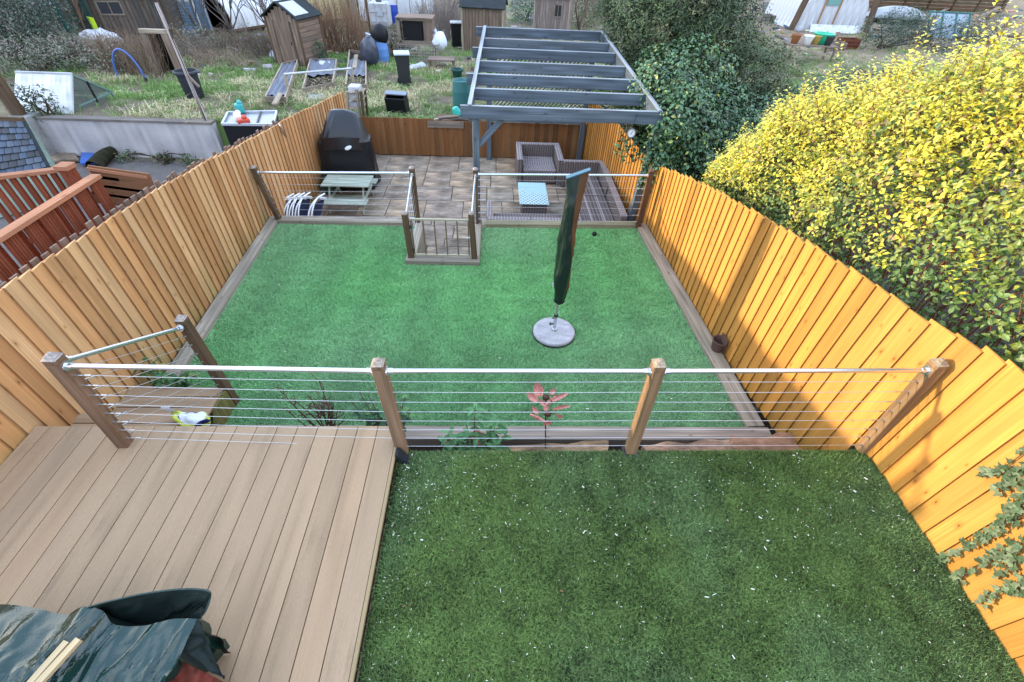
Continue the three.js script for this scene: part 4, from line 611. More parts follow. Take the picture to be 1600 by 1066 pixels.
// ================================================================ TARPAULIN OVER THE FURNITURE ON THE DECK
{
  const ty = 1.55, b = V(-2.3, DY, -.55), t = thing('tarpaulin', 'shiny dark green tarpaulin thrown over furniture on the deck', 'tarpaulin', b), f = (x, y) => [x / 4, 850 + y / 4];
  const tm = mat([.006, .026, .020], { roughness: .16, side: THREE.DoubleSide, bumpMap: T.mottle, bumpScale: .004 }), dm = mat([.008, .014, .012], { roughness: .5, side: THREE.DoubleSide, bumpMap: T.mottle, bumpScale: .008 });
  // top sheet: a grid between its far edge and its near edge, falling to the deck at the back
  const far = [[-260, 395, 1.42], [0, 380, 1.45], [200, 400, 1.50], [430, 440, 1.55], [520, 392, 1.60], [640, 420, 1.56], [700, 500, 1.52], [900, 512, 1.53], [1090, 470, 1.55], [1230, 470, 1.54]].map(([x, y, h]) => at(...f(x, y), h));
  const nearE = far.map((p, i) => V(lerp(-2.95, -1.72, i / 9), [1.52, 1.53, 1.55, 1.55, 1.56, 1.55, 1.53, 1.5, 1.46, 1.40][i], .12));
  const cf = new THREE.CatmullRomCurve3(far, false, 'centripetal'), cn = new THREE.CatmullRomCurve3(nearE), nu = 90, nv = 46, P = [], idx = [], uv = [];
  for (let j = 0; j <= nv; j++) for (let i = 0; i <= nu; i++) {
    const u = i / nu, v = j / nv, a = cf.getPoint(u), c = cn.getPoint(u), p = a.clone().lerp(c, v);
    const w = Math.sin(v * Math.PI) * .9 + .1, r1 = 1 - Math.abs(2 * noise(u * 13 + v * 2.2, v * 2.5, 5) - 1), r2 = 1 - Math.abs(2 * noise(u * 30 - v * 6, v * 6, 8) - 1); p.y += w * (.075 * Math.pow(r1, 4) + .034 * Math.pow(r2, 3) + .06 * (fbm(u * 4, v * 3, 7) - .5)) - .05 * Math.exp(-Math.pow((u - .40) / .04, 2)) * v;
    P.push(p.x, p.y, p.z); uv.push(u * 3, v * 2);
  }
  for (let j = 0; j < nv; j++) for (let i = 0; i < nu; i++) { const a = j * (nu + 1) + i; idx.push(a, a + nu + 1, a + 1, a + 1, a + nu + 1, a + nu + 2); }
  let g = new THREE.BufferGeometry(); g.setAttribute('position', new THREE.Float32BufferAttribute(P, 3)); g.setAttribute('uv', new THREE.Float32BufferAttribute(uv, 2)); g.setIndex(idx); g.computeVertexNormals(); part(t, 'top_sheet', tm, g);
  const sheet = (A, B, n, m, wob, s) => { const ca = new THREE.CatmullRomCurve3(A, false, 'centripetal'), cb = new THREE.CatmullRomCurve3(B, false, 'centripetal'), P = [], id = [], uv = []; for (let j = 0; j <= m; j++) for (let i = 0; i <= n; i++) { const p = ca.getPoint(i / n).lerp(cb.getPoint(i / n), j / m), w = Math.sin(j / m * Math.PI) * wob; p.x += w * (noise(i * .4, j * .3, s) - .5) * 2; p.y += w * (noise(i * .5, j * .5, s + 3) - .5); p.z += w * (noise(i * .45, j * .35, s + 6) - .5) * 2; P.push(p.x, p.y, p.z); uv.push(i / n * 2, j / m); } for (let j = 0; j < m; j++) for (let i = 0; i < n; i++) { const a = j * (n + 1) + i; id.push(a, a + n + 1, a + 1, a + 1, a + n + 1, a + n + 2); } const g = new THREE.BufferGeometry(); g.setAttribute('position', new THREE.Float32BufferAttribute(P, 3)); g.setAttribute('uv', new THREE.Float32BufferAttribute(uv, 2)); g.setIndex(id); g.computeVertexNormals(); return g; };
  // back drape down to the deck
  part(t, 'back_drape', dm, sheet(far, far.map((p, i) => V(p.x - .02, DY + .01, p.z + .05 + .02 * Math.sin(i * 2))), 50, 12, .05, 3));
  // raised flap standing up behind the right half
  const A = [[490, 420, 1.56], [560, 392, 1.60], [720, 350, 1.62], [900, 312, 1.62], [1100, 286, 1.60], [1220, 284, 1.58], [1305, 300, 1.55], [1308, 340, 1.51], [1280, 420, 1.47], [1240, 470, 1.45]].map(([x, y, h]) => at(...f(x, y), h));
  const B = [[560, 440, 1.50], [640, 425, 1.47], [720, 480, 1.40], [860, 500, 1.38], [1000, 500, 1.36], [1100, 480, 1.38], [1150, 465, 1.40], [1190, 460, 1.42], [1215, 462, 1.43], [1232, 470, 1.44]].map(([x, y, h]) => at(...f(x, y), h));
  part(t, 'gap_shade_sheet', dm, sheet(B, far.slice(3).concat([far[9], far[9], far[9]]), 50, 6, .01, 21)); part(t, 'raised_flap', dm, sheet(A, B, 50, 10, .02, 9), { label: 'dark underside of the flap standing up' }); part(t, 'hem', tm, tube(A, .006, 60, 6));  // first sheet is added dark fill, standing in for the shaded interior
  // right hand fold hanging over the table edge
  const R0 = [[1230, 470, 1.55], [1250, 500, 1.53], [1290, 600, 1.46], [1330, 700, 1.40], [1390, 828, 1.33]].map(([x, y, h]) => at(...f(x, y), h)), R1 = [[1160, 560, 1.52], [1120, 640, 1.48], [1100, 690, 1.44], [1190, 740, 1.38], [1385, 834, 1.32]].map(([x, y, h]) => at(...f(x, y), h));
  part(t, 'hanging_corner', dm, sheet(R0, R1, 20, 10, .03, 12));
  const S0 = [[1235, 468, 1.55], [1160, 590, 1.50], [1090, 690, 1.46], [1020, 800, 1.42], [930, 960, 1.36]].map(([x, y, h]) => at(...f(x, y), h)), S1 = S0.map(p => V(p.x - .05, DY + .02, p.z)); part(t, 'side_drape', tm, sheet(S0, S1, 24, 10, .05, 15));
  // the thing it covers, a red-brown box, shows at the corner
  const rb = thing('storage_box', 'red brown painted box showing under the right edge of the tarpaulin', 'box', V(-1.72, DY, -.48)), pts = [[1085, 712], [1345, 838], [1280, 1000], [960, 960]].map(([x, y]) => at(...f(x, y), 1.26)); const lo = pts.map(p => p.clone()); part(rb, 'lid', mat([.26, .075, .05], { map: T.rust, roughness: .55, bumpMap: T.fine, bumpScale: .002 }), quadGeo([lo[3], lo[2], lo[1], lo[0]], .03)); part(rb, 'side', mat([.15, .045, .03], { map: T.rust, roughness: .6 }), [0, 1, 2, 3].map(i => { const a = lo[i], c = lo[(i + 1) % 4]; return quadGeo([V(a.x, DY, a.z), V(c.x, DY, c.z), c, a], .02); }));
  const bt = (label, x0, y0, x1, y1, w, h) => single('timber_batten', label, 'timber', wood([.62, .50, .31], T.pine, { roughness: .6 }), bar(at(...f(x0, y0), h), at(...f(x1, y1), h + .005), w, .026, V(1, 0, .2)));
  bt('longer pale timber batten lying on the tarpaulin', 215, 900, 492, 597, .034, 1.655); bt('shorter pale timber batten tight against the longer one', 165, 900, 418, 612, .034, 1.65);
}
// ================================================================ IVY ON THE RIGHT FENCE
{
  const star = (() => { const P = [], k = [[0, 0], [-.35, -.10], [-.5, .28], [-.22, .38], [0, 1], [.22, .38], [.5, .28], [.35, -.10]], z = i => i === 0 || i === 4 ? .0 : .10 * Math.abs(k[i][0]); for (let i = 1; i < 8; i++) { const j = i === 7 ? 1 : i + 1; if (i === 7) continue; const a = [0, 0, .3], b = k[i], c = k[j]; P.push(a[0], .04, .3, c[0], -z(j) * .9, c[1], b[0], -z(i) * .9, b[1]); } P.push(0, .04, .3, k[1][0], -.03, k[1][1], k[7][0], -.03, k[7][1]); const g = new THREE.BufferGeometry(); g.setAttribute('position', new THREE.Float32BufferAttribute(P, 3)); g.computeVertexNormals(); g.setAttribute('uv', new THREE.Float32BufferAttribute(new Float32Array(P.length / 3 * 2), 2)); return g; })();
  const runs = [[[1462, 876], [1500, 858], [1540, 838], [1580, 815], [1640, 790]], [[1488, 912], [1520, 890], [1560, 868], [1600, 845], [1650, 820]], [[1532, 940], [1565, 925], [1600, 903], [1650, 875]], [[1538, 742], [1560, 735], [1580, 722], [1610, 700]], [[1560, 770], [1580, 752], [1600, 735], [1640, 715]], [[1590, 800], [1600, 770], [1620, 740], [1660, 720]], [[1560, 905], [1580, 880], [1600, 872]], [[1575, 925], [1600, 918], [1640, 900]], [[1548, 835], [1575, 800], [1600, 775], [1640, 755]]];
  const t = thing('ivy', 'variegated ivy trails climbing the right hand fence near the lawn', 'ivy', V(3.66, NY, -1.2)), sg = [], it = [];
  for (const r of runs) { const c = new THREE.CatmullRomCurve3(r.map(([x, y]) => atX(x, y, 3.665))); sg.push(new THREE.TubeGeometry(c, 20, .004, 5)); const n = Math.round(c.getLength() * 84); for (let i = 0; i < n; i++) { const p = c.getPoint(rnd()).add(V(-rr(.008, .03), rr(-.035, .035), rr(-.035, .035))); const k = rr(.7, 1.3), q = new THREE.Quaternion().setFromUnitVectors(Y, V(-1, rr(-.1, .7), rr(-.5, .5)).normalize()).multiply(new THREE.Quaternion().setFromAxisAngle(Y, rr(0, 6.28))); it.push([p, q, rr(.030, .058), rnd() < .55 ? [.095 * k, .125 * k, .07 * k] : [.045 * k, .075 * k, .035 * k]]); } }
  part(t, 'stem', M.postDark, sg); scatter(t, 'foliage', star, leafMat(.5), it);
}
// ================================================================ BIG SHRUBS
// a crown of leaves: clumps are [centre, radii, leaves]; leaves sit in each clump's outer shell, thinner inwards
function crown(t, clumps, geo, m, colour, o = {}) {
  const it = [];
  for (const [c, r, n] of clumps) for (let i = 0; i < n; i++) {
    let d = V(rr(-1, 1), rr(-1, 1), rr(-1, 1)); while (d.lengthSq() > 1 || d.lengthSq() < .01) d = V(rr(-1, 1), rr(-1, 1), rr(-1, 1)); d.normalize();
    const lump = .72 + .56 * fbm(d.x * 2.2 + c.x * 1.7, d.y * 2.2 + c.y, d.z * 2.2 + c.z * 1.3, 3), f = (1 - .42 * Math.pow(rnd(), 1.8)) * lump, p = V(c.x + d.x * r.x * f, c.y + d.y * r.y * f, c.z + d.z * r.z * f);
    if (o.keep && !o.keep(p)) continue;
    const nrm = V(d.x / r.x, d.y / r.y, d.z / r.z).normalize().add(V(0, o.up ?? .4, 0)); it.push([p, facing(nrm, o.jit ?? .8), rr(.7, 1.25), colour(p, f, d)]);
  }
  scatter(t, 'foliage', geo, m, it);
}
function branches(t, foot, clumps, m, n = 2, r0 = .05) { const g = []; for (const [c, r] of clumps) for (let i = 0; i < n; i++) { const e = V(c.x + rr(-.6, .6) * r.x, c.y + rr(-.3, .7) * r.y, c.z + rr(-.6, .6) * r.z); g.push(taper([foot.clone().add(V(rr(-.2, .2), 0, rr(-.2, .2))), foot.clone().lerp(e, .5).add(V(rr(-.2, .2), .15, rr(-.2, .2))), e], r0, r0 * .2, 8, 6)); } part(t, 'branches', m, g, { stuff: 1 }); }
const bark = mat([.12, .085, .06], { map: T.grey, roughness: .95 }), redBark = mat([.20, .085, .05], { roughness: .85 });
{
  // golden hedge: leaves laid over a long mound behind the right fence, with upright shoots on its crest
  const t = thing('golden_hedge', 'big yellow leaved hedge bulging over the right hand fence', 'hedge', V(5.1, 0, -5));
  const crest = z => interp([[1, 3.9], [3, 3.95], [4, 3.9], [5, 3.65], [6, 3.25], [7, 2.7], [7.8, 2.05], [8.5, 1.35], [9.1, .7], [9.6, .3]], -z), it = [], lg = leafGeo(.056, .030, .28, .3), lm = leafMat(.5, .25), tw = [];
  const surf = (z, s) => { const H = crest(z), a = s * Math.PI, e = .75, cx = lerp(5.15, 5.5, sstep(-6.8, -8.4, z)), w = z > -2.5 ? 1.15 : 1.3; return V(cx - Math.sign(Math.cos(a)) * Math.pow(Math.abs(Math.cos(a)), e) * w, .1 + (H - .1) * Math.pow(Math.sin(a), .55), z); };
  for (let i = 0; i < 72000; i++) {
    const z = rr(-9.5, -.9), s = Math.pow(rnd(), 1.15) * .86 + .06, p = surf(z, s), q = surf(z, s + .01), tg = q.sub(p).normalize(), nrm = V(-tg.y, tg.x, 0); if (nrm.x > 0 && s < .4) nrm.negate(); if (nrm.y < 0) nrm.y *= -1;
    const lump = (fbm(z * 1.1, s * 5, 3) - .5) * 1.1 + (fbm(z * 3.2, s * 14, 7) - .5) * .55, dep = Math.pow(rnd(), 1.7) * .62; p.addScaledVector(nrm, lump * .75 - dep + .08); p.z += rr(-.06, .06);
    if (p.x < fenceRx(p.z) + .06 && p.y < interp(topR, -p.z) + .05) continue;
    if (p.x < fenceRx(p.z) - .35) continue;
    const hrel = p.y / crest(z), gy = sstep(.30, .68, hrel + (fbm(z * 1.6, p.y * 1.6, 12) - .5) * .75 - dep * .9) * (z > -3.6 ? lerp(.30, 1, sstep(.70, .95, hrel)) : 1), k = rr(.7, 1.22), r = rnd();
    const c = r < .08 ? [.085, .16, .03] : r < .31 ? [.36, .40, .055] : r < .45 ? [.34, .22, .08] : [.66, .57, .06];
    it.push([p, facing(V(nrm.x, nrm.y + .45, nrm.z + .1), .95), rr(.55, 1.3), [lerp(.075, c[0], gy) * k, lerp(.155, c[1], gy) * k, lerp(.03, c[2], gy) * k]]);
  }
  for (let i = 0; i < 1500; i++) { // ragged upright sprays all over it, tallest on the crest
    const z = rr(-9.0, -1.0), s = rr(.10, .66), p = surf(z, s), q = surf(z, s + .01).sub(p).normalize(), nrm = V(-Math.abs(q.y), Math.abs(q.x), 0); p.addScaledVector(nrm, ((fbm(z * 1.1, s * 5, 3) - .5) * 1.1 + (fbm(z * 3.2, s * 14, 7) - .5) * .55) * .75 - .05);
    if (p.x < fenceRx(p.z) + .02 && p.y < interp(topR, -p.z) + .1) continue; const low = z > -3.6 && p.y < 3; if (low && rnd() < .6) continue;
    const h = rr(.10, .34) * (i < 90 && s > .3 ? 1.7 : 1), tip = p.clone().addScaledVector(nrm, h * .55).add(V(rr(-.08, .08), h * .85, rr(-.10, .10))); if (i % 3 === 0) tw.push(taper([p.clone().addScaledVector(nrm, -.3), p, tip], .006, .0025, 4, 4));
    const n = Math.round(h * 62), g = rnd() < (low ? .6 : .22); for (let k = 0; k < n; k++) { const c = rr(.8, 1.15), u = (k + .5) / n, a = k * 2.4; it.push([p.clone().lerp(tip, u).add(V(Math.cos(a) * .022, 0, Math.sin(a) * .022)), new THREE.Quaternion().setFromEuler(new THREE.Euler(rr(-.9, -.1), a, rr(-.3, .3), 'YXZ')), rr(.85, 1.35) * (1.15 - .4 * u), g ? [.30 * c, .38 * c, .05 * c] : [.70 * c, .63 * c, .065 * c]]); }
  }
  scatter(t, 'foliage', lg, lm, it);
  for (let i = 0; i < 260; i++) { const z = rr(-9, -.8), f = V(rr(4.1, 6.2), .0, z + rr(-.4, .4)), p = surf(z, rr(.12, .7)).add(V(.12, -.1, 0)); tw.push(taper([f, f.clone().lerp(p, .55).add(V(rr(-.25, .25), rr(.1, .35), rr(-.3, .3))), p], rr(.008, .02), .004, 7, 5)); }
  part(t, 'stems', redBark, tw, { stuff: 1 });
}
{
  const t = thing('climber', 'dark glossy evergreen climber smothering the right end of the pergola', 'climber', V(4.0, 0, -9.6));
  const cl = [[V(3.75, 1.55, -9.2), V(.75, .85, .7), 2600], [V(3.95, .75, -8.75), V(.7, .9, .6), 2200], [V(3.6, 2.15, -10.2), V(.75, .55, .9), 2400], [V(4.5, 1.5, -9.9), V(.9, .9, .9), 2600], [V(4.2, 2.2, -11.2), V(1.1, .7, 1.1), 2600], [V(5.3, .9, -9.9), V(1, .9, 1.0), 2200], [V(3.22, 1.15, -8.62), V(.34, .55, .3), 900], [V(3.3, 1.75, -8.75), V(.4, .5, .35), 800], [V(5.9, .9, -11.2), V(1.2, 1.0, 1.1), 2200], [V(3.3, 1.9, -9.6), V(.5, .45, .6), 900], [V(2.75, 1.35, -9.1), V(.35, .32, .3), 170], [V(4.5, .3, -8.5), V(.6, .5, .6), 1100]];
  branches(t, V(4.1, 0, -9.7), cl, bark, 2, .03);
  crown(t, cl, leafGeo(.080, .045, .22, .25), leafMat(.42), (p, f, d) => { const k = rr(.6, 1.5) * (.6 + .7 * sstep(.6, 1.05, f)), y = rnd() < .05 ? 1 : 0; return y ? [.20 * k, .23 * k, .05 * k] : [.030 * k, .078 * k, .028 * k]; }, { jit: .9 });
}
{
  const t = thing('evergreen_bush', 'tall olive green bush rising behind the climber and the pergola', 'bush', V(4.2, 0, -13.4));
  const cl = [[V(3.75, 2.4, -13.0), V(1.0, 1.15, 1.0), 2600], [V(4.5, 3.1, -13.2), V(1.2, 1.1, 1.1), 3000], [V(3.4, 3.2, -14.0), V(.8, .9, .9), 1500], [V(5.2, 2.3, -12.8), V(1.0, 1.1, 1.0), 2200], [V(4.2, 1.3, -13.2), V(1.6, 1.1, .9), 2600], [V(5.8, 2.5, -13.8), V(1.2, 1.1, 1.0), 2400], [V(6.3, 1.5, -12.6), V(1.1, 1.1, 1.0), 2400], [V(5.2, 3.4, -14.4), V(1.2, .9, 1.0), 1800], [V(7.1, .9, -13.0), V(1.0, .9, .9), 1600]];
  branches(t, V(4.2, 0, -13.4), cl, bark, 3, .045);
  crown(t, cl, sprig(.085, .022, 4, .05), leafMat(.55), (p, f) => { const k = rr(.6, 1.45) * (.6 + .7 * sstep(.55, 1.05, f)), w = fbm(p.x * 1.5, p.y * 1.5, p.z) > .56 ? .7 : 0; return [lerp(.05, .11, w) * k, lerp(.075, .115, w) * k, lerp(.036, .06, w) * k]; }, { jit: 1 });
}
function bush(label, cat, pts, h, cols, geo, n, rough = .6, name = 'bush', br = true, m2 = bark) { // pts: foot points [x, z, radius]
  const c0 = pts[0], t = thing(name, label, cat, V(c0[0], 0, c0[1])), cl = pts.map(([x, z, r, hh = h]) => [V(x, hh * .48, z), V(r, hh * .62, r), Math.round(n * r * hh)]);
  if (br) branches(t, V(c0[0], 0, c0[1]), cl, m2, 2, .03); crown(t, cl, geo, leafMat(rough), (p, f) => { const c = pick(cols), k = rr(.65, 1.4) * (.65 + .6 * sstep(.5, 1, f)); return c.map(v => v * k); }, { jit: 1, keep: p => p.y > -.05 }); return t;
}
const ivyLeaf = sprig(.11, .075, 4, .08), twigLeaf = sprig(.11, .03, 4, .09);
bush('low bluish green ivy mound to the right of the climber', 'bush', [[6.8, -11.6, .9], [7.7, -12.6, 1.0], [6.6, -13.2, .9]], 1.5, [[.05, .10, .06], [.045, .085, .05], [.10, .12, .08]], ivyLeaf, 700);
bush('dark brambles behind the crest of the golden hedge', 'brambles', [[9.6, -13.6, 1.1], [11.2, -14.2, 1.3], [12.8, -14.8, 1.3], [14.6, -15.2, 1.3], [16.2, -15.4, 1.3]], 1.7, [[.055, .09, .05], [.075, .10, .06], [.05, .075, .045]], twigLeaf, 420);
bush('loose weedy shrub on the open ground right of the climber', 'shrub', [[8.4, -15.8, .9], [9.6, -17.0, .9]], 1.0, [[.11, .13, .06], [.16, .15, .09]], twigLeaf, 380);
// ================================================================ THE NEIGHBOUR'S SIDE, LEFT
{
  const r = thing('timber_deck', "reddish brown neighbouring deck with grooved balustrade boards", 'deck', V(-5.3, -1, -5.5));
  const np = V(-5.36, -1, -5.75), nt = 2.02; part(r, 'newel_post', M.red[1], bar(np, V(np.x, nt, np.z), .13, .13, V(1, 0, 0))); part(r, 'newel_cap', M.redTop, bar(V(np.x, nt + .002, np.z), V(np.x, nt + .05, np.z), .17, .17, V(1, 0, 0)));
  const a = atX(-30, 392, -4.95), b = atX(142, 262, -4.95); a.y = b.y = 1.98; part(r, 'handrail', M.redTop, bar(a, b, .12, .045, V(1, 0, 0))); part(r, 'lower_rail', M.red[2], bar(a.clone().add(V(-.05, -.85, 0)), b.clone().add(V(-.05, -.85, 0)), .05, .08, V(1, 0, 0)));
  for (let k = 0; k < 7; k++) { const p = b.clone().lerp(a, .06 + k * .155), x = p.x - .03; for (let s = 0; s < 5; s++) part(r, 'grooved_board', M.red[(k + s) % 4], bar(V(x + .02, .4, p.z - .10 + s * .034), V(x + .02, 1.93, p.z - .10 + s * .034), .028, .03, V(0, 0, 1))); part(r, 'baluster', M.red[0], bar(V(x - .08, .4, p.z + .05), V(x - .08, 1.93, p.z + .05), .05, .05, V(1, 0, 0))); }
  const c = at(-40, 281, 1.96), d = at(101, 264, 1.96); part(r, 'handrail', M.redTop, bar(c, d, .10, .045, V(0, 0, 1))); part(r, 'lower_rail', M.red[0], bar(c.clone().add(V(0, -.85, 0)), d.clone().add(V(0, -.85, 0)), .05, .08, V(0, 0, 1)));
  for (let k = 0; k < 9; k++) { const p = d.clone().lerp(c, .05 + k * .115); part(r, 'baluster', M.red[k % 4], bar(V(p.x, .2, p.z), V(p.x, 1.93, p.z), .07, .035, V(1, 0, 0))); }
  const floor = []; for (let k = 0; k < 16; k++) part(r, 'deck_board', M.red[k % 4], box(-4.98 - k * .146, .14, -3.9, .138, .03, 3.6, 0, 'z'));
  for (let k = 0; k < 4; k++) part(r, 'panel_board', wood([.27, .135, .075], T.pine), bar(atZ(141, 268 + k * 13, -6.05), atZ(236, 281 + k * 13, -6.05), .17, .025, Y)); part(r, 'panel_cap', M.redTop, bar(atZ(137, 263, -6.05), atZ(231, 277, -6.05), .06, .04, V(0, 0, 1)));
}
{
  const zf = -13.72, L = atZ(52, 186, zf), R = atZ(330, 194, zf), y = (L.y + R.y) / 2, w = thing('rendered_wall', 'pale grey rendered garden wall below the allotments', 'wall', V(-10.3, -1, zf));
  part(w, 'wall_face', M.render, boxUV(new THREE.BoxGeometry(R.x - L.x, y + 1, .2).translate((L.x + R.x) / 2, (y - 1) / 2, zf - .1), .5));
  part(w, 'coping', mat([.24, .21, .19], { map: T.mottle, roughness: 1 }), Array.from({ length: 1 }, () => box((L.x + R.x) / 2 - .3, y + .025, zf - .1, R.x - L.x - .6, .05, .27, 0, 'x')));
  part(w, 'end_block', M.render, boxUV(new THREE.BoxGeometry(.75, y + 1.0, .26).translate(R.x - .34, (y - 1) / 2 + .01, zf - .06), .5)); part(w, 'end_cap', mat([.27, .23, .19], { map: T.mottle, roughness: 1 }), box(R.x - .36, y + .045, zf - .06, .8, .05, .32, 0, 'x'));
  part(w, 'pier', mat([.42, .43, .41], { map: T.mottle, bumpMap: T.mottle, bumpScale: .04, roughness: 1 }), boxUV(new THREE.BoxGeometry(.55, y + 1.12, .55).translate(L.x - .22, (y - .9) / 2, zf + .05), .9), { label: 'mossy pebbledash pier at the wall end' });
}
{
  const p = at(36, 186, .0), t = thing('timber_post', 'dark weathered upright post behind the left end of the rendered wall', 'post', V(p.x, -1, p.z)); const q = atZ(-22, 78, p.z); part(t, 'shaft', M.postDark, bar(V(p.x, -1, p.z), V(p.x - .05, q.y, p.z), .26, .2, V(1, 0, 0))); part(t, 'bracing_batten', M.postGrey, bar(V(p.x - .16, -1, p.z + .08), V(p.x - .2, q.y - .3, p.z + .08), .05, .05));
}
{ // slate roofed outbuilding
  const Q = [at(-55, 190, .55), at(38, 193, .55), at(76, 264, -.25), at(-50, 292, -.25)], t = thing('outbuilding', 'low outbuilding with a grey slate roof and mint green wall at the left edge', 'outbuilding', V(Q[2].x - 1.2, -1, Q[2].z)), sm = tints([.085, .10, .125], 5, T.mottle, .35, { roughness: .55 });
  const rows = 8, cols = 9; part(t, 'roof_deck', M.darkFelt, quadGeo([Q[3], Q[2], Q[1], Q[0]].map(q => q.clone().add(V(0, -.12, 0))), .03));
  const pt = (u, v) => Q[0].clone().lerp(Q[1], u).lerp(Q[3].clone().lerp(Q[2], u), v), nrm = Q[1].clone().sub(Q[0]).cross(Q[3].clone().sub(Q[0])).normalize(); if (nrm.y < 0) nrm.negate();
  for (let j = rows - 1; j >= 0; j--) for (let i = 0; i < cols; i++) { const o = (j % 2) * .5, u0 = clamp((i + o) / cols, 0, 1), u1 = clamp((i + 1 + o) / cols - .006, 0, 1); if (u1 - u0 < .03) continue; const h = rr(.026, .036), up = k => nrm.clone().multiplyScalar(k); part(t, 'slate', pick(sm), quadGeo([pt(u0, (j + 1.15) / rows).add(up(h + .050)), pt(u1, (j + 1.15) / rows).add(up(h + .050)), pt(u1, j / rows).add(up(.052)), pt(u0, j / rows).add(up(.052))], .012)); }
  part(t, 'ridge_board', M.postDark, bar(Q[0].clone().add(V(0, .08, 0)), Q[1].clone().add(V(.03, .08, 0)), .12, .07)); part(t, 'verge_strip', M.darkFelt, bar(Q[1].clone().add(V(.02, .04, 0)), Q[2].clone().add(V(.02, .04, 0)), .05, .06));
  part(t, 'wall', mat([.42, .56, .47], { map: T.render, roughness: .8 }), [quadGeo([V(Q[3].x, -1, Q[3].z), V(Q[2].x - .05, -1, Q[2].z), V(Q[2].x - .05, Q[2].y, Q[2].z), Q[3]], .1)]); part(t, 'side_wall', mat([.36, .48, .40], { map: T.render, roughness: .8 }), quadGeo([V(Q[2].x - .05, -1, Q[2].z - .02), V(Q[1].x - .05, -1, Q[1].z), V(Q[1].x - .05, Q[1].y, Q[1].z), V(Q[2].x - .05, Q[2].y, Q[2].z - .02)], .1));
}
{ const a = at(146, 262, -.95), b = at(186, 238, -.95); const t = single('log', 'dark mossy log lying below the rendered wall', 'log', mat([.06, .06, .035], { map: T.grey, roughness: 1, bumpMap: T.grey, bumpScale: .02 }), taper([a, a.clone().lerp(b, .5).add(V(0, .12, 0)), b.clone().add(V(0, .1, 0))], .20, .13, 14, 12)); }
{ const q = [[75, 243], [112, 236], [124, 252], [85, 254]].map(([x, y]) => at(x, y, -.96)); single('paving_slab', 'pale paving slab lying behind the red brown deck', 'paving slab', M.stone, quadGeo([q[3], q[2], q[1], q[0]], .05)); const s = [[128, 240], [149, 243], [150, 258], [126, 258]].map(([x, y]) => at(x, y, -.95)); single('plastic_sheet', 'small crumpled blue plastic sheet beside the log', 'plastic sheet', mat([.03, .10, .35], { roughness: .4 }), quadGeo([s[3], s[2], s[1], s[0]], .06)); }
bush('low weeds along the foot of the rendered wall', 'weeds', [[-9.6, -13.45, .22], [-8.9, -13.4, .2], [-10.7, -13.5, .2]], .22, [[.06, .09, .04], [.12, .12, .06]], twigLeaf, 700).children.forEach(c => c.position.y -= 1);
{ // unseen pole added at left to cast a shadow band on the fence
  const x = -9.2, z = -6.1, t = thing('shadow_pole', 'unseen round timber pole added at left to shade a band of fence', 'pole', V(x, -1, z)); part(t, 'shaft', bark, taper([V(x, -1, z), V(x, 2, z), V(x, 6.2, z)], .17, .13, 8, 14)); part(t, 'stay', bark, taper([V(x, -1, z + 1.5), V(x, 1.4, z + .55), V(x, 3.0, z)], .08, .07, 6, 8));
}
// ================================================================ ALLOTMENT: GRASS
{
  const it = [], it2 = [];
  for (let i = 0; i < 60000; i++) { const d = 14 + 30 * Math.pow(rnd(), 1.5), a = rr(-.80, .62), x = Math.sin(a + YAW) * d, z = -Math.cos(a + YAW) * d; if (z > -13.6 || (x < -7 && z > -13.95)) continue; const g = sstep(.40, .60, fbm(x * .45 + 5, z * .45, 1) + (fbm(x * 1.3, z * 1.3, 5) - .5) * .7), s = sstep(.48, .62, fbm(x * .6, z * .6, 22)); const k = rr(.7, 1.35), far = sstep(-20, -27, z); if (rnd() < far * .7 || rnd() > g * .75 + s * .55 + .12) continue; const straw = rnd() < s * .42 + .05; (straw ? it2 : it).push([V(x, groundH(x, z) - .01, z), yq(), rr(.7, 1.5) * (straw ? 1.2 : 1), straw ? [.52 * k, .44 * k, .28 * k] : [.17 * k, .27 * k, .085 * k]]); }
  const a = scatter(scene, 'rough_grass', turfTuft(9, .14, .014, .09, 1.0), bladeMat, it); a.userData = { kind: 'stuff', label: 'rough green grass growing over the allotment plots', category: 'grass' };
  const b = scatter(scene, 'dry_grass', turfTuft(10, .15, .009, .10, 1.5), bladeMat, it2); b.userData = { kind: 'stuff', label: 'dry straw coloured grass tussocks among the allotment plots', category: 'grass' };
}
// ================================================================ ALLOTMENT: SHEDS, TUNNELS, BEDS, BINS
const gy = p => V(p.x, groundH(p.x, p.z), p.z);
const put = (px, py) => { let p = at(px, py, 0); p = at(px, py, groundH(p.x, p.z)); return p; };
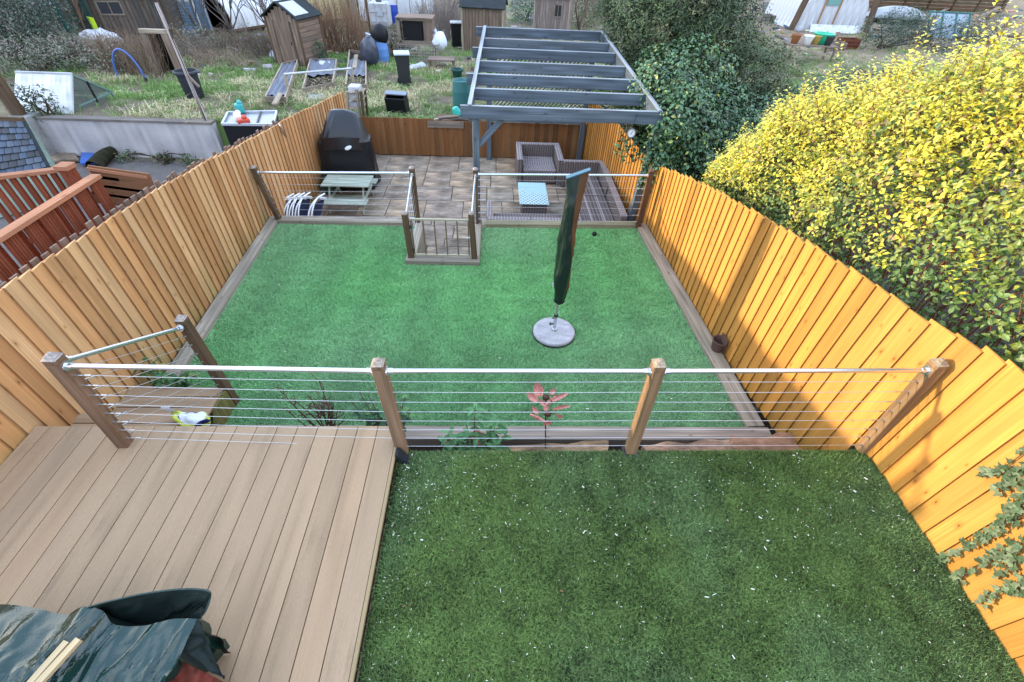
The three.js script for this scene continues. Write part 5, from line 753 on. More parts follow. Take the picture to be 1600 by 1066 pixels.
// a boarded shed: w wide, d deep, eaves h, ridge r; front faces +z, turned by ry
function shed(name, label, cat, p, w, d, h, r, ry, o = {}) {
  const t = thing(name, label, cat, p), R = new THREE.Matrix4().makeRotationY(ry).setPosition(p), X = g => { g.applyMatrix4(R); return g; }, m = o.m || M.shedWood, along = o.ridge === 'x', bw = o.bw || .16, ps = (mm, n, g, k) => part(t, n, mm, X(g), k);
  const top = x => along ? h : h + (r - h) * (1 - Math.abs(x) / (w / 2));
  const n = Math.round(w / bw); for (let i = 0; i < n; i++) { const x = -w / 2 + (i + .5) * w / n; if (o.door !== undefined && Math.abs(x - o.door) < .32) { } ps(pick(m), 'wall_board', bar(V(x, 0, d / 2), V(x, Math.min(top(x - bw / 2), top(x + bw / 2)) - .02, d / 2), w / n - .012, .022, V(1, 0, 0))); }
  const k = Math.round(h / .17); for (const s of [-1, 1]) for (let i = 0; i < k; i++) ps(pick(m), 'wall_board', bar(V(s * w / 2, (i + .5) * h / k, -d / 2), V(s * w / 2, (i + .5) * h / k, d / 2), h / k - .012, .022, Y));
  ps(m[0], 'back_wall', box(0, h / 2, -d / 2 + .03, w - .05, h, .03)); for (const [x, z] of [[-1, 1], [1, 1], [-1, -1], [1, -1]]) ps(o.trim || M.postDark, 'corner_batten', bar(V(x * w / 2, 0, z * d / 2), V(x * w / 2, h, z * d / 2), .07, .07));
  const e = .12, rm = o.roof || M.darkFelt;
  if (along) for (const s of [-1, 1]) ps(rm, 'roof_panel', quadGeo(s > 0 ? [V(-w / 2 - e, h - .05, d / 2 + e), V(w / 2 + e, h - .05, d / 2 + e), V(w / 2 + e, r, 0), V(-w / 2 - e, r, 0)] : [V(w / 2 + e, h - .05, -d / 2 - e), V(-w / 2 - e, h - .05, -d / 2 - e), V(-w / 2 - e, r, 0), V(w / 2 + e, r, 0)], .04));
  else for (const s of [-1, 1]) ps(rm, 'roof_panel', quadGeo(s > 0 ? [V(0, r, d / 2 + e), V(w / 2 + e, h - .06, d / 2 + e), V(w / 2 + e, h - .06, -d / 2 - e), V(0, r, -d / 2 - e)].reverse() : [V(-w / 2 - e, h - .06, d / 2 + e), V(0, r, d / 2 + e), V(0, r, -d / 2 - e), V(-w / 2 - e, h - .06, -d / 2 - e)].reverse(), -.04));
  if (along) for (const s of [-1, 1]) { const sh = new THREE.Shape([[-d / 2, h], [d / 2, h], [0, r]].map(q => new THREE.Vector2(...q))), g = new THREE.ShapeGeometry(sh); g.rotateY(Math.PI / 2); g.translate(s * (w / 2 - .01), 0, 0); ps(mat([.30, .225, .185], { side: THREE.DoubleSide, map: T.grey }), 'gable', g); }
  if (o.door !== undefined) { const g = ps(o.doorM || M.shedWood[1], 'door', box(o.door, h * .47, d / 2 + .025, .66, h * .88, .03)); part(t, 'door_frame', o.trim || M.postDark, [-.36, .36].map(s => X(box(o.door + s, h * .47, d / 2 + .03, .05, h * .9, .035)))); part(t, 'door_handle', M.darkPlastic, X(rbox(o.door + .26, h * .5, d / 2 + .05, .03, .09, .03, .006))); }
  if (o.win) { const [wx, wy, ww, wh] = o.win; ps(mat([.02, .022, .028], { roughness: .25 }), 'window', box(wx, wy, d / 2 + .02, ww, wh, .02)); part(t, 'window_frame', o.frame || M.oldWood, [X(box(wx, wy + wh / 2 + .02, d / 2 + .03, ww + .1, .05, .03, 0, 'x')), X(box(wx, wy - wh / 2 - .02, d / 2 + .03, ww + .1, .05, .03, 0, 'x')), X(box(wx - ww / 2 - .02, wy, d / 2 + .03, .05, wh, .03)), X(box(wx + ww / 2 + .02, wy, d / 2 + .03, .05, wh, .03)), X(box(wx, wy, d / 2 + .032, .035, wh, .03))]); }
  if (o.patch) ps(M.whitePlastic, 'roof_patch', quadGeo([V(.1, r - .07, d / 2), V(w / 2, h + .02, d / 2), V(w / 2, h + .02, -d / 2 + .6), V(.1, r - .07, -d / 2 + .6)].map(q => q.add(V(0, .06, 0))).reverse(), .015));
  return t;
}
shed('garden_shed', 'narrow brown shed with a patched grey felt roof beside the white tunnel', 'shed', put(473, 98), 1.35, 1.5, 1.65, 2.1, -.28, { door: 0, patch: 1, trim: M.postDark });
shed('garden_shed', 'brown shed with a dark pitched roof beyond the left corner of the pergola', 'shed', put(756, 76), 1.9, 1.5, 1.75, 2.15, -.10, { ridge: 'x', roof: M.darkFelt, trim: M.paleWood });
shed('garden_shed', 'pale pinkish shed with one small window behind the pergola', 'shed', put(862, 52), 1.9, 1.7, 1.75, 2.2, -.25, { ridge: 'x', m: tints([.50, .42, .40], 4, T.grey, .1), win: [.35, 1.15, .35, .5], roof: mat([.30, .31, .38], { map: T.mottle, roughness: .8 }), trim: M.paleWood });
shed('garden_shed', 'long low weathered shed with a small dark window at the upper left', 'shed', put(222, 62), 3.4, 2.2, 1.75, 2.3, .30, { ridge: 'x', win: [-.35, 1.3, .8, .4], m: tints([.20, .175, .16], 4, T.grey, .2), roof: mat([.22, .19, .17], { map: T.mottle, roughness: 1 }) });
{ const a = put(198, 72), b = put(262, 64), t = single('ground_sheet', 'dark blue grey sheet laid along the front of the low weathered shed', 'ground sheet', mat([.05, .055, .085], { roughness: .5, bumpMap: T.mottle, bumpScale: .05 }), quadGeo([a, b, V(b.x, b.y + .35, b.z - .7), V(a.x, a.y + .35, a.z - .7)], .06)); }
{ // hutch on legs with a wire run
  const p = put(652, 92), k = mpp(p), t = thing('chicken_hutch', 'raised wooden hutch with a dark open front and a wire run', 'hutch', p), w = 50 * k, y0 = .62, y1 = 1.45, d = .9; const L = (x, y, z) => p.clone().add(V(x, y, z));
  part(t, 'dark_inside', M.black, box(p.x - .12, p.y + (y0 + y1) / 2, p.z - .35, w * .6, y1 - y0 - .1, .5)); for (let i = 0; i < 4; i++) part(t, 'front_board', pick(M.shedWood), box(p.x + w * .28 + i * .10, p.y + (y0 + y1) / 2, p.z - .02, .095, y1 - y0, .03)); part(t, 'front_frame', M.oldWood, [box(p.x, p.y + y1, p.z, w, .09, .05, 0, 'x'), box(p.x, p.y + y0, p.z, w, .12, .05, 0, 'x'), box(p.x - w / 2, p.y + (y0 + y1) / 2, p.z, .16, y1 - y0, .05)]);
  for (const s of [-1, 1]) part(t, 'side_panel', M.shedWood[2], box(p.x + s * w / 2, p.y + (y0 + y1) / 2, p.z - d / 2, .03, y1 - y0, d)); part(t, 'roof', M.shedWood[3], box(p.x, p.y + y1 + .06, p.z - d / 2, w + .15, .04, d + .2, 0, 'x')); for (const x of [-1, 1]) for (const z of [0, -d]) part(t, 'leg', M.oldWood, bar(L(x * w / 2, 0, z), L(x * w / 2, y0, z), .06));
  const rx = [-.75, .15, 1.0]; part(t, 'run_frame', M.oldWood, [...rx.map(x => bar(L(x, 0, .55), L(x, .62, .55), .05)), bar(L(-.75, .62, .55), L(1.0, .62, .55), .045), bar(L(-.75, .02, .55), L(1.0, .02, .55), .06), bar(L(-.75, .62, .55), L(-.75, y0, 0), .04), bar(L(1, .62, .55), L(1, y0, 0), .04)]);
  const wr = []; for (let x = -.72; x < 1; x += .11) wr.push(cyl(L(x, .03, .55), L(x, .62, .55), .004, .004, 4)); for (let y = .12; y < .6; y += .11) wr.push(cyl(L(-.75, y, .55), L(1, y, .55), .004, .004, 4)); part(t, 'wire_mesh', M.wire, wr, { stuff: 1 });
}
// tunnels: half round sheet over hoops
function tunnel(label, a, b, w, h, m, o = {}) {
  const t = thing(o.name || 'polytunnel', label, o.cat || 'polytunnel', a.clone().lerp(b, .5)), d = b.clone().sub(a), L = d.length(), u = d.clone().normalize(), s = V(-u.z, 0, u.x), n = 20, ns = Math.max(6, Math.round(L / .8)), P = [], idx = [], uv = [];
  for (let j = 0; j <= ns * 3; j++) for (let i = 0; i <= n; i++) { const f = j / (ns * 3), th = Math.PI * i / n, sag = 1 - .05 * Math.abs(Math.sin(f * ns * Math.PI)) * (o.sag ?? 1) - .05 * fbm(f * 9, i * .4, 3), p = a.clone().addScaledVector(d, f).addScaledVector(s, -Math.cos(th) * w / 2 * sag); const pw = Math.pow(Math.sin(th), .7) * h * sag; P.push(p.x, p.y + pw, p.z); uv.push(f * L * .5, i / n * 2); }
  for (let j = 0; j < ns * 3; j++) for (let i = 0; i < n; i++) { const q = j * (n + 1) + i; idx.push(q, q + 1, q + n + 1, q + 1, q + n + 2, q + n + 1); }
  const g = new THREE.BufferGeometry(); g.setAttribute('position', new THREE.Float32BufferAttribute(P, 3)); g.setAttribute('uv', new THREE.Float32BufferAttribute(uv, 2)); g.setIndex(idx); g.computeVertexNormals(); part(t, 'cover', m, g);
  for (let j = 0; j <= ns; j += 1) part(t, 'hoop', o.hoop || M.postGrey, tube(Array.from({ length: 9 }, (_, i) => { const th = Math.PI * i / 8; return a.clone().addScaledVector(d, j / ns).addScaledVector(s, -Math.cos(th) * w / 2 * 1.01).add(V(0, Math.pow(Math.sin(th), .7) * h * 1.01, 0)); }), .02, 14, 5));
  for (const e of [a, b]) { const pts = Array.from({ length: 13 }, (_, i) => { const th = Math.PI * i / 12; return new THREE.Vector2(-Math.cos(th) * w / 2 * .97, Math.pow(Math.sin(th), .7) * h * .97); }); const g = new THREE.ShapeGeometry(new THREE.Shape(pts)); g.applyMatrix4(_m.makeBasis(s, Y, u).setPosition(e)); part(t, 'end_sheet', m, g); }
  part(t, 'base_rail', M.postDark, [bar(a.clone().addScaledVector(s, w / 2), b.clone().addScaledVector(s, w / 2), .10, .06), bar(a.clone().addScaledVector(s, -w / 2), b.clone().addScaledVector(s, -w / 2), .10, .06)]); return t;
}
const white = mat([.86, .90, .95], { roughness: .45, side: THREE.DoubleSide, map: T.render }), cream = mat([.62, .52, .28], { roughness: .6, side: THREE.DoubleSide, map: T.render });
{ const a = put(318, 52), b = put(470, 30); tunnel('long low white tunnel behind the bare bushes at upper left', a.add(V(.3, .15, -.6)), b.add(V(0, .15, -.6)), 2.6, 1.35, white); }
{ const a = put(462, 42), b = put(500, 36); tunnel('pale yellow sheeted tunnel behind the narrow brown shed', a.add(V(0, .1, -1.2)), b.add(V(1, .1, -2.2)), 2.0, 1.9, cream, { sag: 2 }); }
{ const p = put(602, 40), q = put(655, 36); tunnel('tall white polytunnel with clutter in front near the top centre', V(p.x - 1.8, 0, p.z - 1.5), V(q.x + .6, 0, q.z - 1.2), 3.2, 2.7, white); }
{ const p = put(596, 42), t = thing('water_tank', 'white plastic tank in a wire cage in front of the tall tunnel', 'tank', p); part(t, 'tank', M.whitePlastic, rbox(p.x, p.y + .6, p.z, 1.1, 1.1, 1.0, .15)); part(t, 'cage', M.wire, [-.5, -.17, .17, .5].map(x => bar(V(p.x + x, p.y + .05, p.z + .53), V(p.x + x, p.y + 1.18, p.z + .53), .03)).concat([.3, .75, 1.1].map(y => bar(V(p.x - .55, p.y + y, p.z + .54), V(p.x + .55, p.y + y, p.z + .54), .03)))); part(t, 'lid', M.darkPlastic, cyl(V(p.x, p.y + 1.14, p.z), V(p.x, p.y + 1.22, p.z), .16)); part(t, 'label_plate', mat([.35, .38, .42]), box(p.x + .1, p.y + .7, p.z + .56, .3, .26, .01)); }
function barrel(label, p, r, h, m, o = {}) { const t = thing(o.name || 'barrel', label, o.cat || 'barrel', p); part(t, 'body', m, lathe([[0, 0], [r * .88, 0], [r * .93, .04], [r, h * .3], [r * 1.03, h * .33], [r, h * .36], [r * 1.0, h * .64], [r * 1.03, h * .67], [r, h * .7], [r * .92, h * .97], [r * .95, h], [r * .85, h], [r * .84, h * .92], [0, h * .92]], 22, p.x, p.y, p.z)); if (o.lid) part(t, 'lid', o.lid, lathe([[0, h + .03], [r * .9, h + .02], [r, h - .02]], 22, p.x, p.y, p.z)); return t; }
barrel('bright blue plastic drum in front of the tall white tunnel', put(617, 38), .28, .95, mat([.02, .06, .38], { roughness: .35 }));
barrel('teal green water butt beside the back left corner of the pergola', put(722, 176), .30, .95, mat([.03, .13, .13], { roughness: .45 }), { name: 'water_butt', cat: 'water butt' });
{ const p = put(596, 97), t = barrel('pale blue drum with a black tub upside down on it', p, .34, .75, mat([.10, .22, .50], { roughness: .45 })); part(t, 'black_tub', M.black, (() => { const g = new THREE.SphereGeometry(.36, 18, 12, 0, 6.3, 0, 2); g.scale(1, 1.15, 1); g.rotateZ(-.3); g.translate(p.x + .06, p.y + .98, p.z); return g; })()); }
{ const p = put(580, 103), t = thing('sack', 'dark bulging sack left of the pale blue drum', 'sack', p); const g = new THREE.SphereGeometry(.36, 20, 14); warp(g, v => { v.y *= 1.5; v.addScaledVector(v.clone().normalize(), (fbm(v.x * 6, v.y * 6, v.z * 6) - .5) * .12); }); g.translate(p.x, p.y + .5, p.z); part(t, 'body', mat([.035, .04, .06], { roughness: .35 }), g); part(t, 'tied_neck', mat([.3, .34, .42], { roughness: .4 }), cyl(V(p.x, p.y + .98, p.z), V(p.x + .05, p.y + 1.12, p.z), .06, .11, 9)); }
{ // round black dustbin
  const p = put(306, 154), k = mpp(p), r = 15 * k, h = .78, t = thing('dustbin', 'open round black dustbin standing in the grass behind the wall', 'dustbin', p); part(t, 'body', mat([.03, .035, .045], { roughness: .5, side: THREE.DoubleSide }), lathe([[0, .02], [r * .8, 0], [r * .98, h], [r * 1.12, h], [r * 1.14, h - .05], [r * 1.14, h + .02], [r * .95, h + .02], [r * .75, .1], [0, .1]], 26, p.x, p.y, p.z)); for (const s of [-1, 1]) part(t, 'handle', M.darkPlastic, rbox(p.x + s * r * 1.12, p.y + h - .02, p.z, .10, .05, .16, .02)); }
function wheelie(label, p, m, o = {}) { const t = thing('wheelie_bin', label, 'wheelie bin', p), X = new THREE.Matrix4().makeRotationY(o.ry || 0).setPosition(p), w = .25, h = .95; const g = new THREE.BoxGeometry(.5, h, .55, 4, 4, 4); warp(g, v => { const k = lerp(.8, 1, (v.y / h + .5)); v.x *= k; v.z *= k; }); g.translate(0, h / 2 + .05, 0); g.applyMatrix4(X); part(t, 'body', m, g); const l = rbox(0, h + .09, .02, .56, .06, .64, .025); if (o.tilt) { l.translate(0, -h, .3); l.rotateX(o.tilt); l.translate(0, h, -.3); } l.applyMatrix4(X); part(t, 'lid', o.lid || m, l); for (const s of [-1, 1]) { const c = new THREE.CylinderGeometry(.1, .1, .05, 14); c.rotateZ(Math.PI / 2); c.translate(s * .22, .1, -.22); c.applyMatrix4(X); part(t, 'wheel', M.black, c); } const hb = cyl(V(-.22, h + .02, -.33), V(.22, h + .02, -.33), .018); hb.applyMatrix4(X); part(t, 'handle', M.black, hb); return t; }
wheelie('black wheelie bin with a pale grey lid standing in long grass', put(632, 133), M.darkPlastic, { ry: .2, lid: mat([.42, .48, .58], { roughness: .5 }) });
wheelie('black wheelie bin with a white lid beside the dark roofed shed', put(713, 74), M.black, { ry: .1, lid: M.whitePlastic });
{ const p = put(623, 177), X = new THREE.Matrix4().makeRotationY(-.12).setPosition(p), t = thing('recycling_box', 'black open box tipped forward in the dry grass near the back fence', 'box', p); const P = [box(0, .3, .20, .60, .52, .03), box(0, .3, -.20, .60, .52, .03), box(-.29, .3, 0, .03, .52, .40), box(.29, .3, 0, .03, .52, .40), box(0, .06, 0, .6, .03, .4)].map(g => { g.rotateX(.25); g.applyMatrix4(X); return g; }); ['front', 'back', 'side', 'side', 'bottom'].forEach((n, i) => part(t, n, M.black, P[i])); const l = box(0, .60, -.06, .66, .03, .2, 0, 'x'); l.rotateX(.25); l.applyMatrix4(X); part(t, 'rim', mat([.20, .23, .27], { roughness: .5 }), l); }
{ const p = put(714, 124), t = thing('plant_pot', 'dark green plant pot on the grass left of the pergola', 'plant pot', p); part(t, 'pot', mat([.02, .07, .06], { roughness: .5, side: THREE.DoubleSide }), lathe([[0, 0], [.14, 0], [.21, .30], [.24, .30], [.24, .36], [.20, .36], [.15, .06], [0, .06]], 20, p.x, p.y, p.z)); part(t, 'soil', M.soil, cyl(V(p.x, p.y + .24, p.z), V(p.x, p.y + .27, p.z), .185, .19, 18)); }
{ // boards and a turquoise watering can just behind the back fence
  const B = [[678, 187, 722, 180, .10], [690, 188, 728, 183, .13], [684, 184, 715, 181, .16]], y = .30; B.forEach(([a, b, c, d, w], i) => single('timber_board', ['lowest long pale board on the pile behind the back fence', 'greyish board on top of the pile near the turquoise can', 'short pale board crossing the pile behind the back fence'][i], 'board', [M.paleWood, M.oldWood, M.shedWood[3]][i], bar(at(a, b, y + i * .05), at(c, d, y + i * .05 + .02), w, .035, V(0, 0, 1))));
  const p = at(716, 182, .36), t = thing('watering_can', 'turquoise plastic watering can lying on boards behind the back fence', 'watering can', p), m = mat([.02, .38, .30], { roughness: .4 }); part(t, 'body', m, (() => { const g = lathe([[0, 0], [.12, 0], [.13, .03], [.10, .22], [.06, .25], [0, .25]], 18); g.rotateZ(.5); g.translate(p.x, p.y + .02, p.z); return g; })()); part(t, 'spout', m, cyl(V(p.x + .05, p.y + .1, p.z), V(p.x + .26, p.y + .16, p.z), .03, .015)); part(t, 'handle', m, tube([V(p.x - .12, p.y + .2, p.z), V(p.x - .18, p.y + .12, p.z), V(p.x - .12, p.y + .02, p.z)], .012, 8, 5));
  single('support_sleeper', 'dark sleeper carrying the boards behind the back fence', 'sleeper', M.postDark, box(-.95, .12, -14.15, 1.5, .3, .5, 0, 'x'));
}
// raised beds with timber edging and weed sheet
function bed(label, q, sheet, o = {}) {
  const c = q.map(([x, y]) => put(x, y)), ctr = c[0].clone().add(c[1]).add(c[2]).add(c[3]).multiplyScalar(.25), t = thing('raised_bed', label, 'raised bed', ctr); c.forEach(p => p.y = .06);
  for (let i = 0; i < 4; i++) part(t, 'edging_board', [M.oldWood, M.paleWood][i % 2], bar(c[i].clone().add(V(0, .04, 0)), c[(i + 1) % 4].clone().add(V(0, .04, 0)), .17, .05, Y)); part(t, 'soil', M.soil, quadGeo([c[3], c[2], c[1], c[0]].map(p => p.clone().add(V(0, -.02, 0))), .04));
  if (sheet) { const [s0, s1] = sheet, n = 16, P = [], id = [], uv = []; for (let j = 0; j <= n; j++) for (let i = 0; i <= n; i++) { const u = lerp(.04, .96, i / n), v = lerp(s0, s1, j / n) + (fbm(i * .3, 4, ctr.x) - .5) * .06, a = c[0].clone().lerp(c[1], u), b = c[3].clone().lerp(c[2], u), p = a.lerp(b, v); P.push(p.x, p.y + .05 + .10 * fbm(u * 6, v * 8, ctr.x) + .03 * Math.sin(u * 20 + v * 9), p.z); uv.push(u * 2, v * 2); } for (let j = 0; j < n; j++) for (let i = 0; i < n; i++) { const a = j * (n + 1) + i; id.push(a, a + n + 1, a + 1, a + 1, a + n + 1, a + n + 2); } const g = new THREE.BufferGeometry(); g.setAttribute('position', new THREE.Float32BufferAttribute(P, 3)); g.setAttribute('uv', new THREE.Float32BufferAttribute(uv, 2)); g.setIndex(id); g.computeVertexNormals(); part(t, 'weed_sheet', mat([.23, .25, .31], { roughness: .6, side: THREE.DoubleSide, map: T.mottle }), g); }
  if (o.plank) { const [a, b] = o.plank.map(([x, y]) => at(x, y, .2)); part(t, 'plank', M.paleWood, bar(a, b, .16, .04, V(1, 0, 0))); } return t;
}
bed('long narrow raised bed under grey sheet, left of the other beds', [[444, 112], [467, 105], [448, 166], [418, 166]], [.05, .95], { plank: [[428, 163], [437, 146]] });
bed('middle raised bed, half grey sheet and half green', [[487, 104], [527, 104], [521, 140], [475, 150]], [.02, .62]);
bed('narrow raised bed with grey sheet behind the barbecue corner', [[547, 88], [572, 92], [573, 145], [542, 145]], [.3, .75], { plank: [[553, 106], [556, 86]] });
{ const a = at(443, 116, .55), b = at(548, 107, .55), t = thing('pipe', 'long thin pale pipe held on posts across the raised beds', 'pipe', V(a.x, 0, a.z)); part(t, 'pipe', M.whitePlastic, cyl(a, b, .035, .035, 8)); part(t, 'support', M.paleWood, [a, b].map(p => bar(V(p.x, -.1, p.z), V(p.x, .56, p.z), .07))); }
for (const [label, q, m, h] of [['rounded grey board lying by the left fence end of the beds', [[478, 150], [508, 148], [504, 158], [482, 161]], mat([.42, .43, .45], { map: T.mottle, roughness: .7 }), .08], ['white sheet folded at the head of the middle bed', [[494, 106], [520, 103], [522, 109], [497, 111]], M.whitePlastic, .22], ['crumpled white plastic sheet near the pale lidded bin', [[636, 107], [662, 99], [666, 104], [642, 109]], M.whitePlastic, .1], ['white sack lying in front of the narrow brown shed', [[420, 86], [445, 84], [447, 92], [420, 94]], M.whitePlastic, .2]]) { const c = q.map(([x, y]) => put(x, y)), g = new THREE.BoxGeometry(1, 1, 1, 14, 3, 8); warp(g, v => { const p = c[3].clone().lerp(c[2], v.x + .5).lerp(c[0].clone().lerp(c[1], v.x + .5), .5 - v.z), e = Math.max(0, 1 - Math.pow(Math.abs(v.x) * 2, 6)) * Math.max(0, 1 - Math.pow(Math.abs(v.z) * 2, 4)); const y = v.y > 0 ? .02 + h * e * (.6 + .8 * fbm(p.x * 3, p.z * 3)) : 0; v.set(p.x, p.y + y, p.z); }); single('plastic_sheet', label, 'plastic sheet', m, g); }
{ const p = put(687, 92), t = thing('sack', 'rounded white sack slumped on the low table by the hutch run', 'sack', V(p.x, p.y + .35, p.z)); const g = new THREE.SphereGeometry(.34, 20, 14); warp(g, v => { v.y *= 1.05; v.addScaledVector(v.clone().normalize(), (fbm(v.x * 7, v.y * 7, v.z * 7) - .5) * .16); }); g.translate(p.x, p.y + .68, p.z); part(t, 'body', mat([.62, .66, .74], { roughness: .5 }), g); part(t, 'neck', mat([.55, .60, .68], { roughness: .5 }), cyl(V(p.x - .1, p.y + .95, p.z), V(p.x - .18, p.y + 1.1, p.z), .06, .10, 9)); }
{ const p = put(690, 108), t = thing('garden_table', 'low weathered plank table in the grass beneath the white sack', 'table', p), k = mpp(p), w = 40 * k; for (let i = 0; i < 4; i++) part(t, 'plank', pick(M.shedWood), box(p.x, p.y + .38, p.z - .28 + i * .2, w, .04, .18, 0, 'x')); for (const s of [-1, 1]) for (const z of [-.3, .3]) part(t, 'leg', M.oldWood, bar(V(p.x + s * w * .45, p.y, p.z + z), V(p.x + s * w * .45, p.y + .37, p.z + z), .06)); }
{ // pale stacked frame behind the barbecue
  const z = -14.3, t = thing('plant_stand', 'pale timber frame with shelves just behind the back fence corner', 'plant stand', V(atZ(552, 185, z).x, 0, z)), P = (x, y, dz = 0) => atZ(x, y, z).add(V(0, 0, dz)); for (const [x, y, x2, y2, m] of [[541, 143, 543, 190, M.paleWood], [556, 140, 562, 190, M.oldWood], [563, 143, 568, 190, M.postDark]]) { const a = P(x, y), b = P(x2, y2); part(t, 'upright', m, bar(V(b.x, -.1, z), V(a.x, a.y, z), .07)); part(t, 'upright', m, bar(V(b.x, -.1, z - .5), V(a.x, a.y, z - .5), .06)); } for (const y of [146, 157, 170]) { const a = P(541, y), b = P(566, y); part(t, 'shelf', M.paleWood, quadGeo([a, b, b.clone().add(V(0, 0, -.5)), a.clone().add(V(0, 0, -.5))], .03)); part(t, 'tray', M.whitePlastic, rbox(lerp(a.x, b.x, .42), a.y + .09, z - .25, .32, .14, .36, .03)); } }
{ // cold frame with toys on it
  const c = [[347, 196], [356, 178], [432, 176], [427, 197]].map(([x, y]) => at(x, y, .35)), ctr = c[0].clone().lerp(c[2], .5), t = thing('cold_frame', 'black sided cold frame with a grey framed top beside the left fence', 'cold frame', V(ctr.x, 0, ctr.z)); part(t, 'top_panel', mat([.45, .48, .53], { map: T.mottle, roughness: .35 }), quadGeo(c, .02)); for (let i = 0; i < 4; i++) { const a = c[i], b = c[(i + 1) % 4]; part(t, 'rim', mat([.42, .46, .50], { metalness: .3, roughness: .4 }), bar(a.clone().add(V(0, .03, 0)), b.clone().add(V(0, .03, 0)), .06, .05)); part(t, 'side', M.black, quadGeo([V(a.x, -1, a.z), V(b.x, -1, b.z), b, a], .03)); } part(t, 'glazing_bar', M.darkPlastic, [1, 2].map(k => bar(c[0].clone().lerp(c[3], k / 3).add(V(0, .03, 0)), c[1].clone().lerp(c[2], k / 3).add(V(0, .03, 0)), .04, .03)));
  for (const [label, x, y, col, s] of [['small red toy lying on the cold frame', 380, 190, [.50, .06, .03], [.30, .12, .2]], ['small teal toy on the cold frame', 375, 174, [.04, .32, .30], [.22, .24, .2]], ['small white toy on the cold frame beside the red one', 371, 184, [.75, .72, .66], [.18, .14, .32]]]) { const p = at(x, y, .42), k = thing('toy', label, 'toy', p), m = mat(col, { roughness: .4 }); part(k, 'body', m, rbox(p.x, p.y + s[1] / 2 - .04, p.z, ...s, .04, .5)); part(k, 'top', m, (() => { const g = new THREE.SphereGeometry(.07, 12, 8); g.translate(p.x + .04, p.y + s[1] - .02, p.z); return g; })()); } }
// greenhouse with a white sheeted slope and a glazed gable
{
  const z0 = -14.25, z1 = -16.2, zr = -15.05, A = atZ(25, 115, zr), Bp = atZ(111, 117, zr), eF = V(atZ(97, 181, z0).x, -.15, z0), xL = A.x, xR = Bp.x, ry = Bp.y, eh = .25, bh = Math.max(.1, atZ(172, 152, z1).y), t = thing('greenhouse', 'small greenhouse with a white sheeted slope and glazed gable end', 'greenhouse', V((xL + xR) / 2, 0, -15.2));
  const gm = mat([.75, .85, .83], { phys: 1, transmission: .9, thickness: 0, roughness: .15 }), fm = mat([.12, .20, .18], { roughness: .5 }), bar2 = (a, b, w = .05, m = fm) => part(t, 'glazing_bar', m, bar(a, b, w, w));
  part(t, 'white_slope', white, quadGeo([V(xL - .1, -.1, z0), V(xR, -.1, z0), V(xR, ry, zr), V(xL, ry, zr)], .02)); part(t, 'rear_slope', white, quadGeo([V(xR, bh, z1), V(xL, bh, z1), V(xL, ry, zr), V(xR, ry, zr)], .02)); part(t, 'rear_wall', gm, quadGeo([V(xR, 0, z1), V(xL, 0, z1), V(xL, bh, z1), V(xR, bh, z1)], .008)); part(t, 'ridge', M.whitePlastic, bar(V(xL, ry + .02, zr), V(xR + .02, ry + .02, zr), .06));
  for (const x of [xR, xL]) { const g = new THREE.ShapeGeometry(new THREE.Shape([[-z0, -.1], [-zr, ry], [-z1, bh], [-z1, -.1]].map(q => new THREE.Vector2(...q)))); g.rotateY(Math.PI / 2); g.translate(x, 0, 0); part(t, 'gable_pane', gm, g); }
  bar2(V(xR, -.1, z0), V(xR, ry, zr), .05, M.whitePlastic); bar2(V(xR, ry, zr), V(xR, bh, z1)); bar2(V(xR, -.1, z1), V(xR, bh, z1)); bar2(V(xR, 0, -15.45), V(xR, lerp(ry, bh, .4 / 1.15), -15.45), .05, M.black); bar2(V(xR, bh * .8, z0 - .45), V(xR, bh * .8, z1), .04);
  for (const [i, y] of [.12].entries()) part(t, 'shelf', M.oldWood, box((xL + xR) / 2, y, z1 + .25, xR - xL - .2, .03, .4, 0, 'x'));
}
bush('bramble trail in front of the white greenhouse slope', 'brambles', [[-12.55, -14.0, .35], [-13.1, -13.95, .3]], .75, [[.05, .08, .04], [.08, .09, .05]], twigLeaf, 330);
// posts, frames and oddments on the left half
{ const z = -13.82, a = atZ(324, 194, z), b = atZ(243, 4, z), t = thing('painted_pole', 'tall flaking white pole rising from the end of the rendered wall', 'pole', V(a.x, a.y, z)); const g = taper([V(a.x, -.9, z), V((a.x + b.x) / 2, (a.y + b.y) / 2, z), V(b.x, b.y, z)], .055, .04, 18, 8), pt = tex(64, 256, (u, v) => { const n = fbm(u * 4, v * 26, 3); return n > .52 ? [.72, .70, .70] : n > .44 ? [.55, .42, .36] : [.30, .22, .18]; }); part(t, 'shaft', mat([1, 1, 1], { map: pt, roughness: .8 }), g); part(t, 'fork', M.postDark, tube([V(b.x, b.y - .9, z), V(b.x + .12, b.y - .5, z), V(b.x + .3, b.y - .8, z)], .03, 8, 6)); part(t, 'stub', M.postGrey, bar(V(lerp(a.x, b.x, .45), lerp(a.y, b.y, .45), z), V(lerp(a.x, b.x, .45) + .2, lerp(a.y, b.y, .45) - .3, z), .05)); }
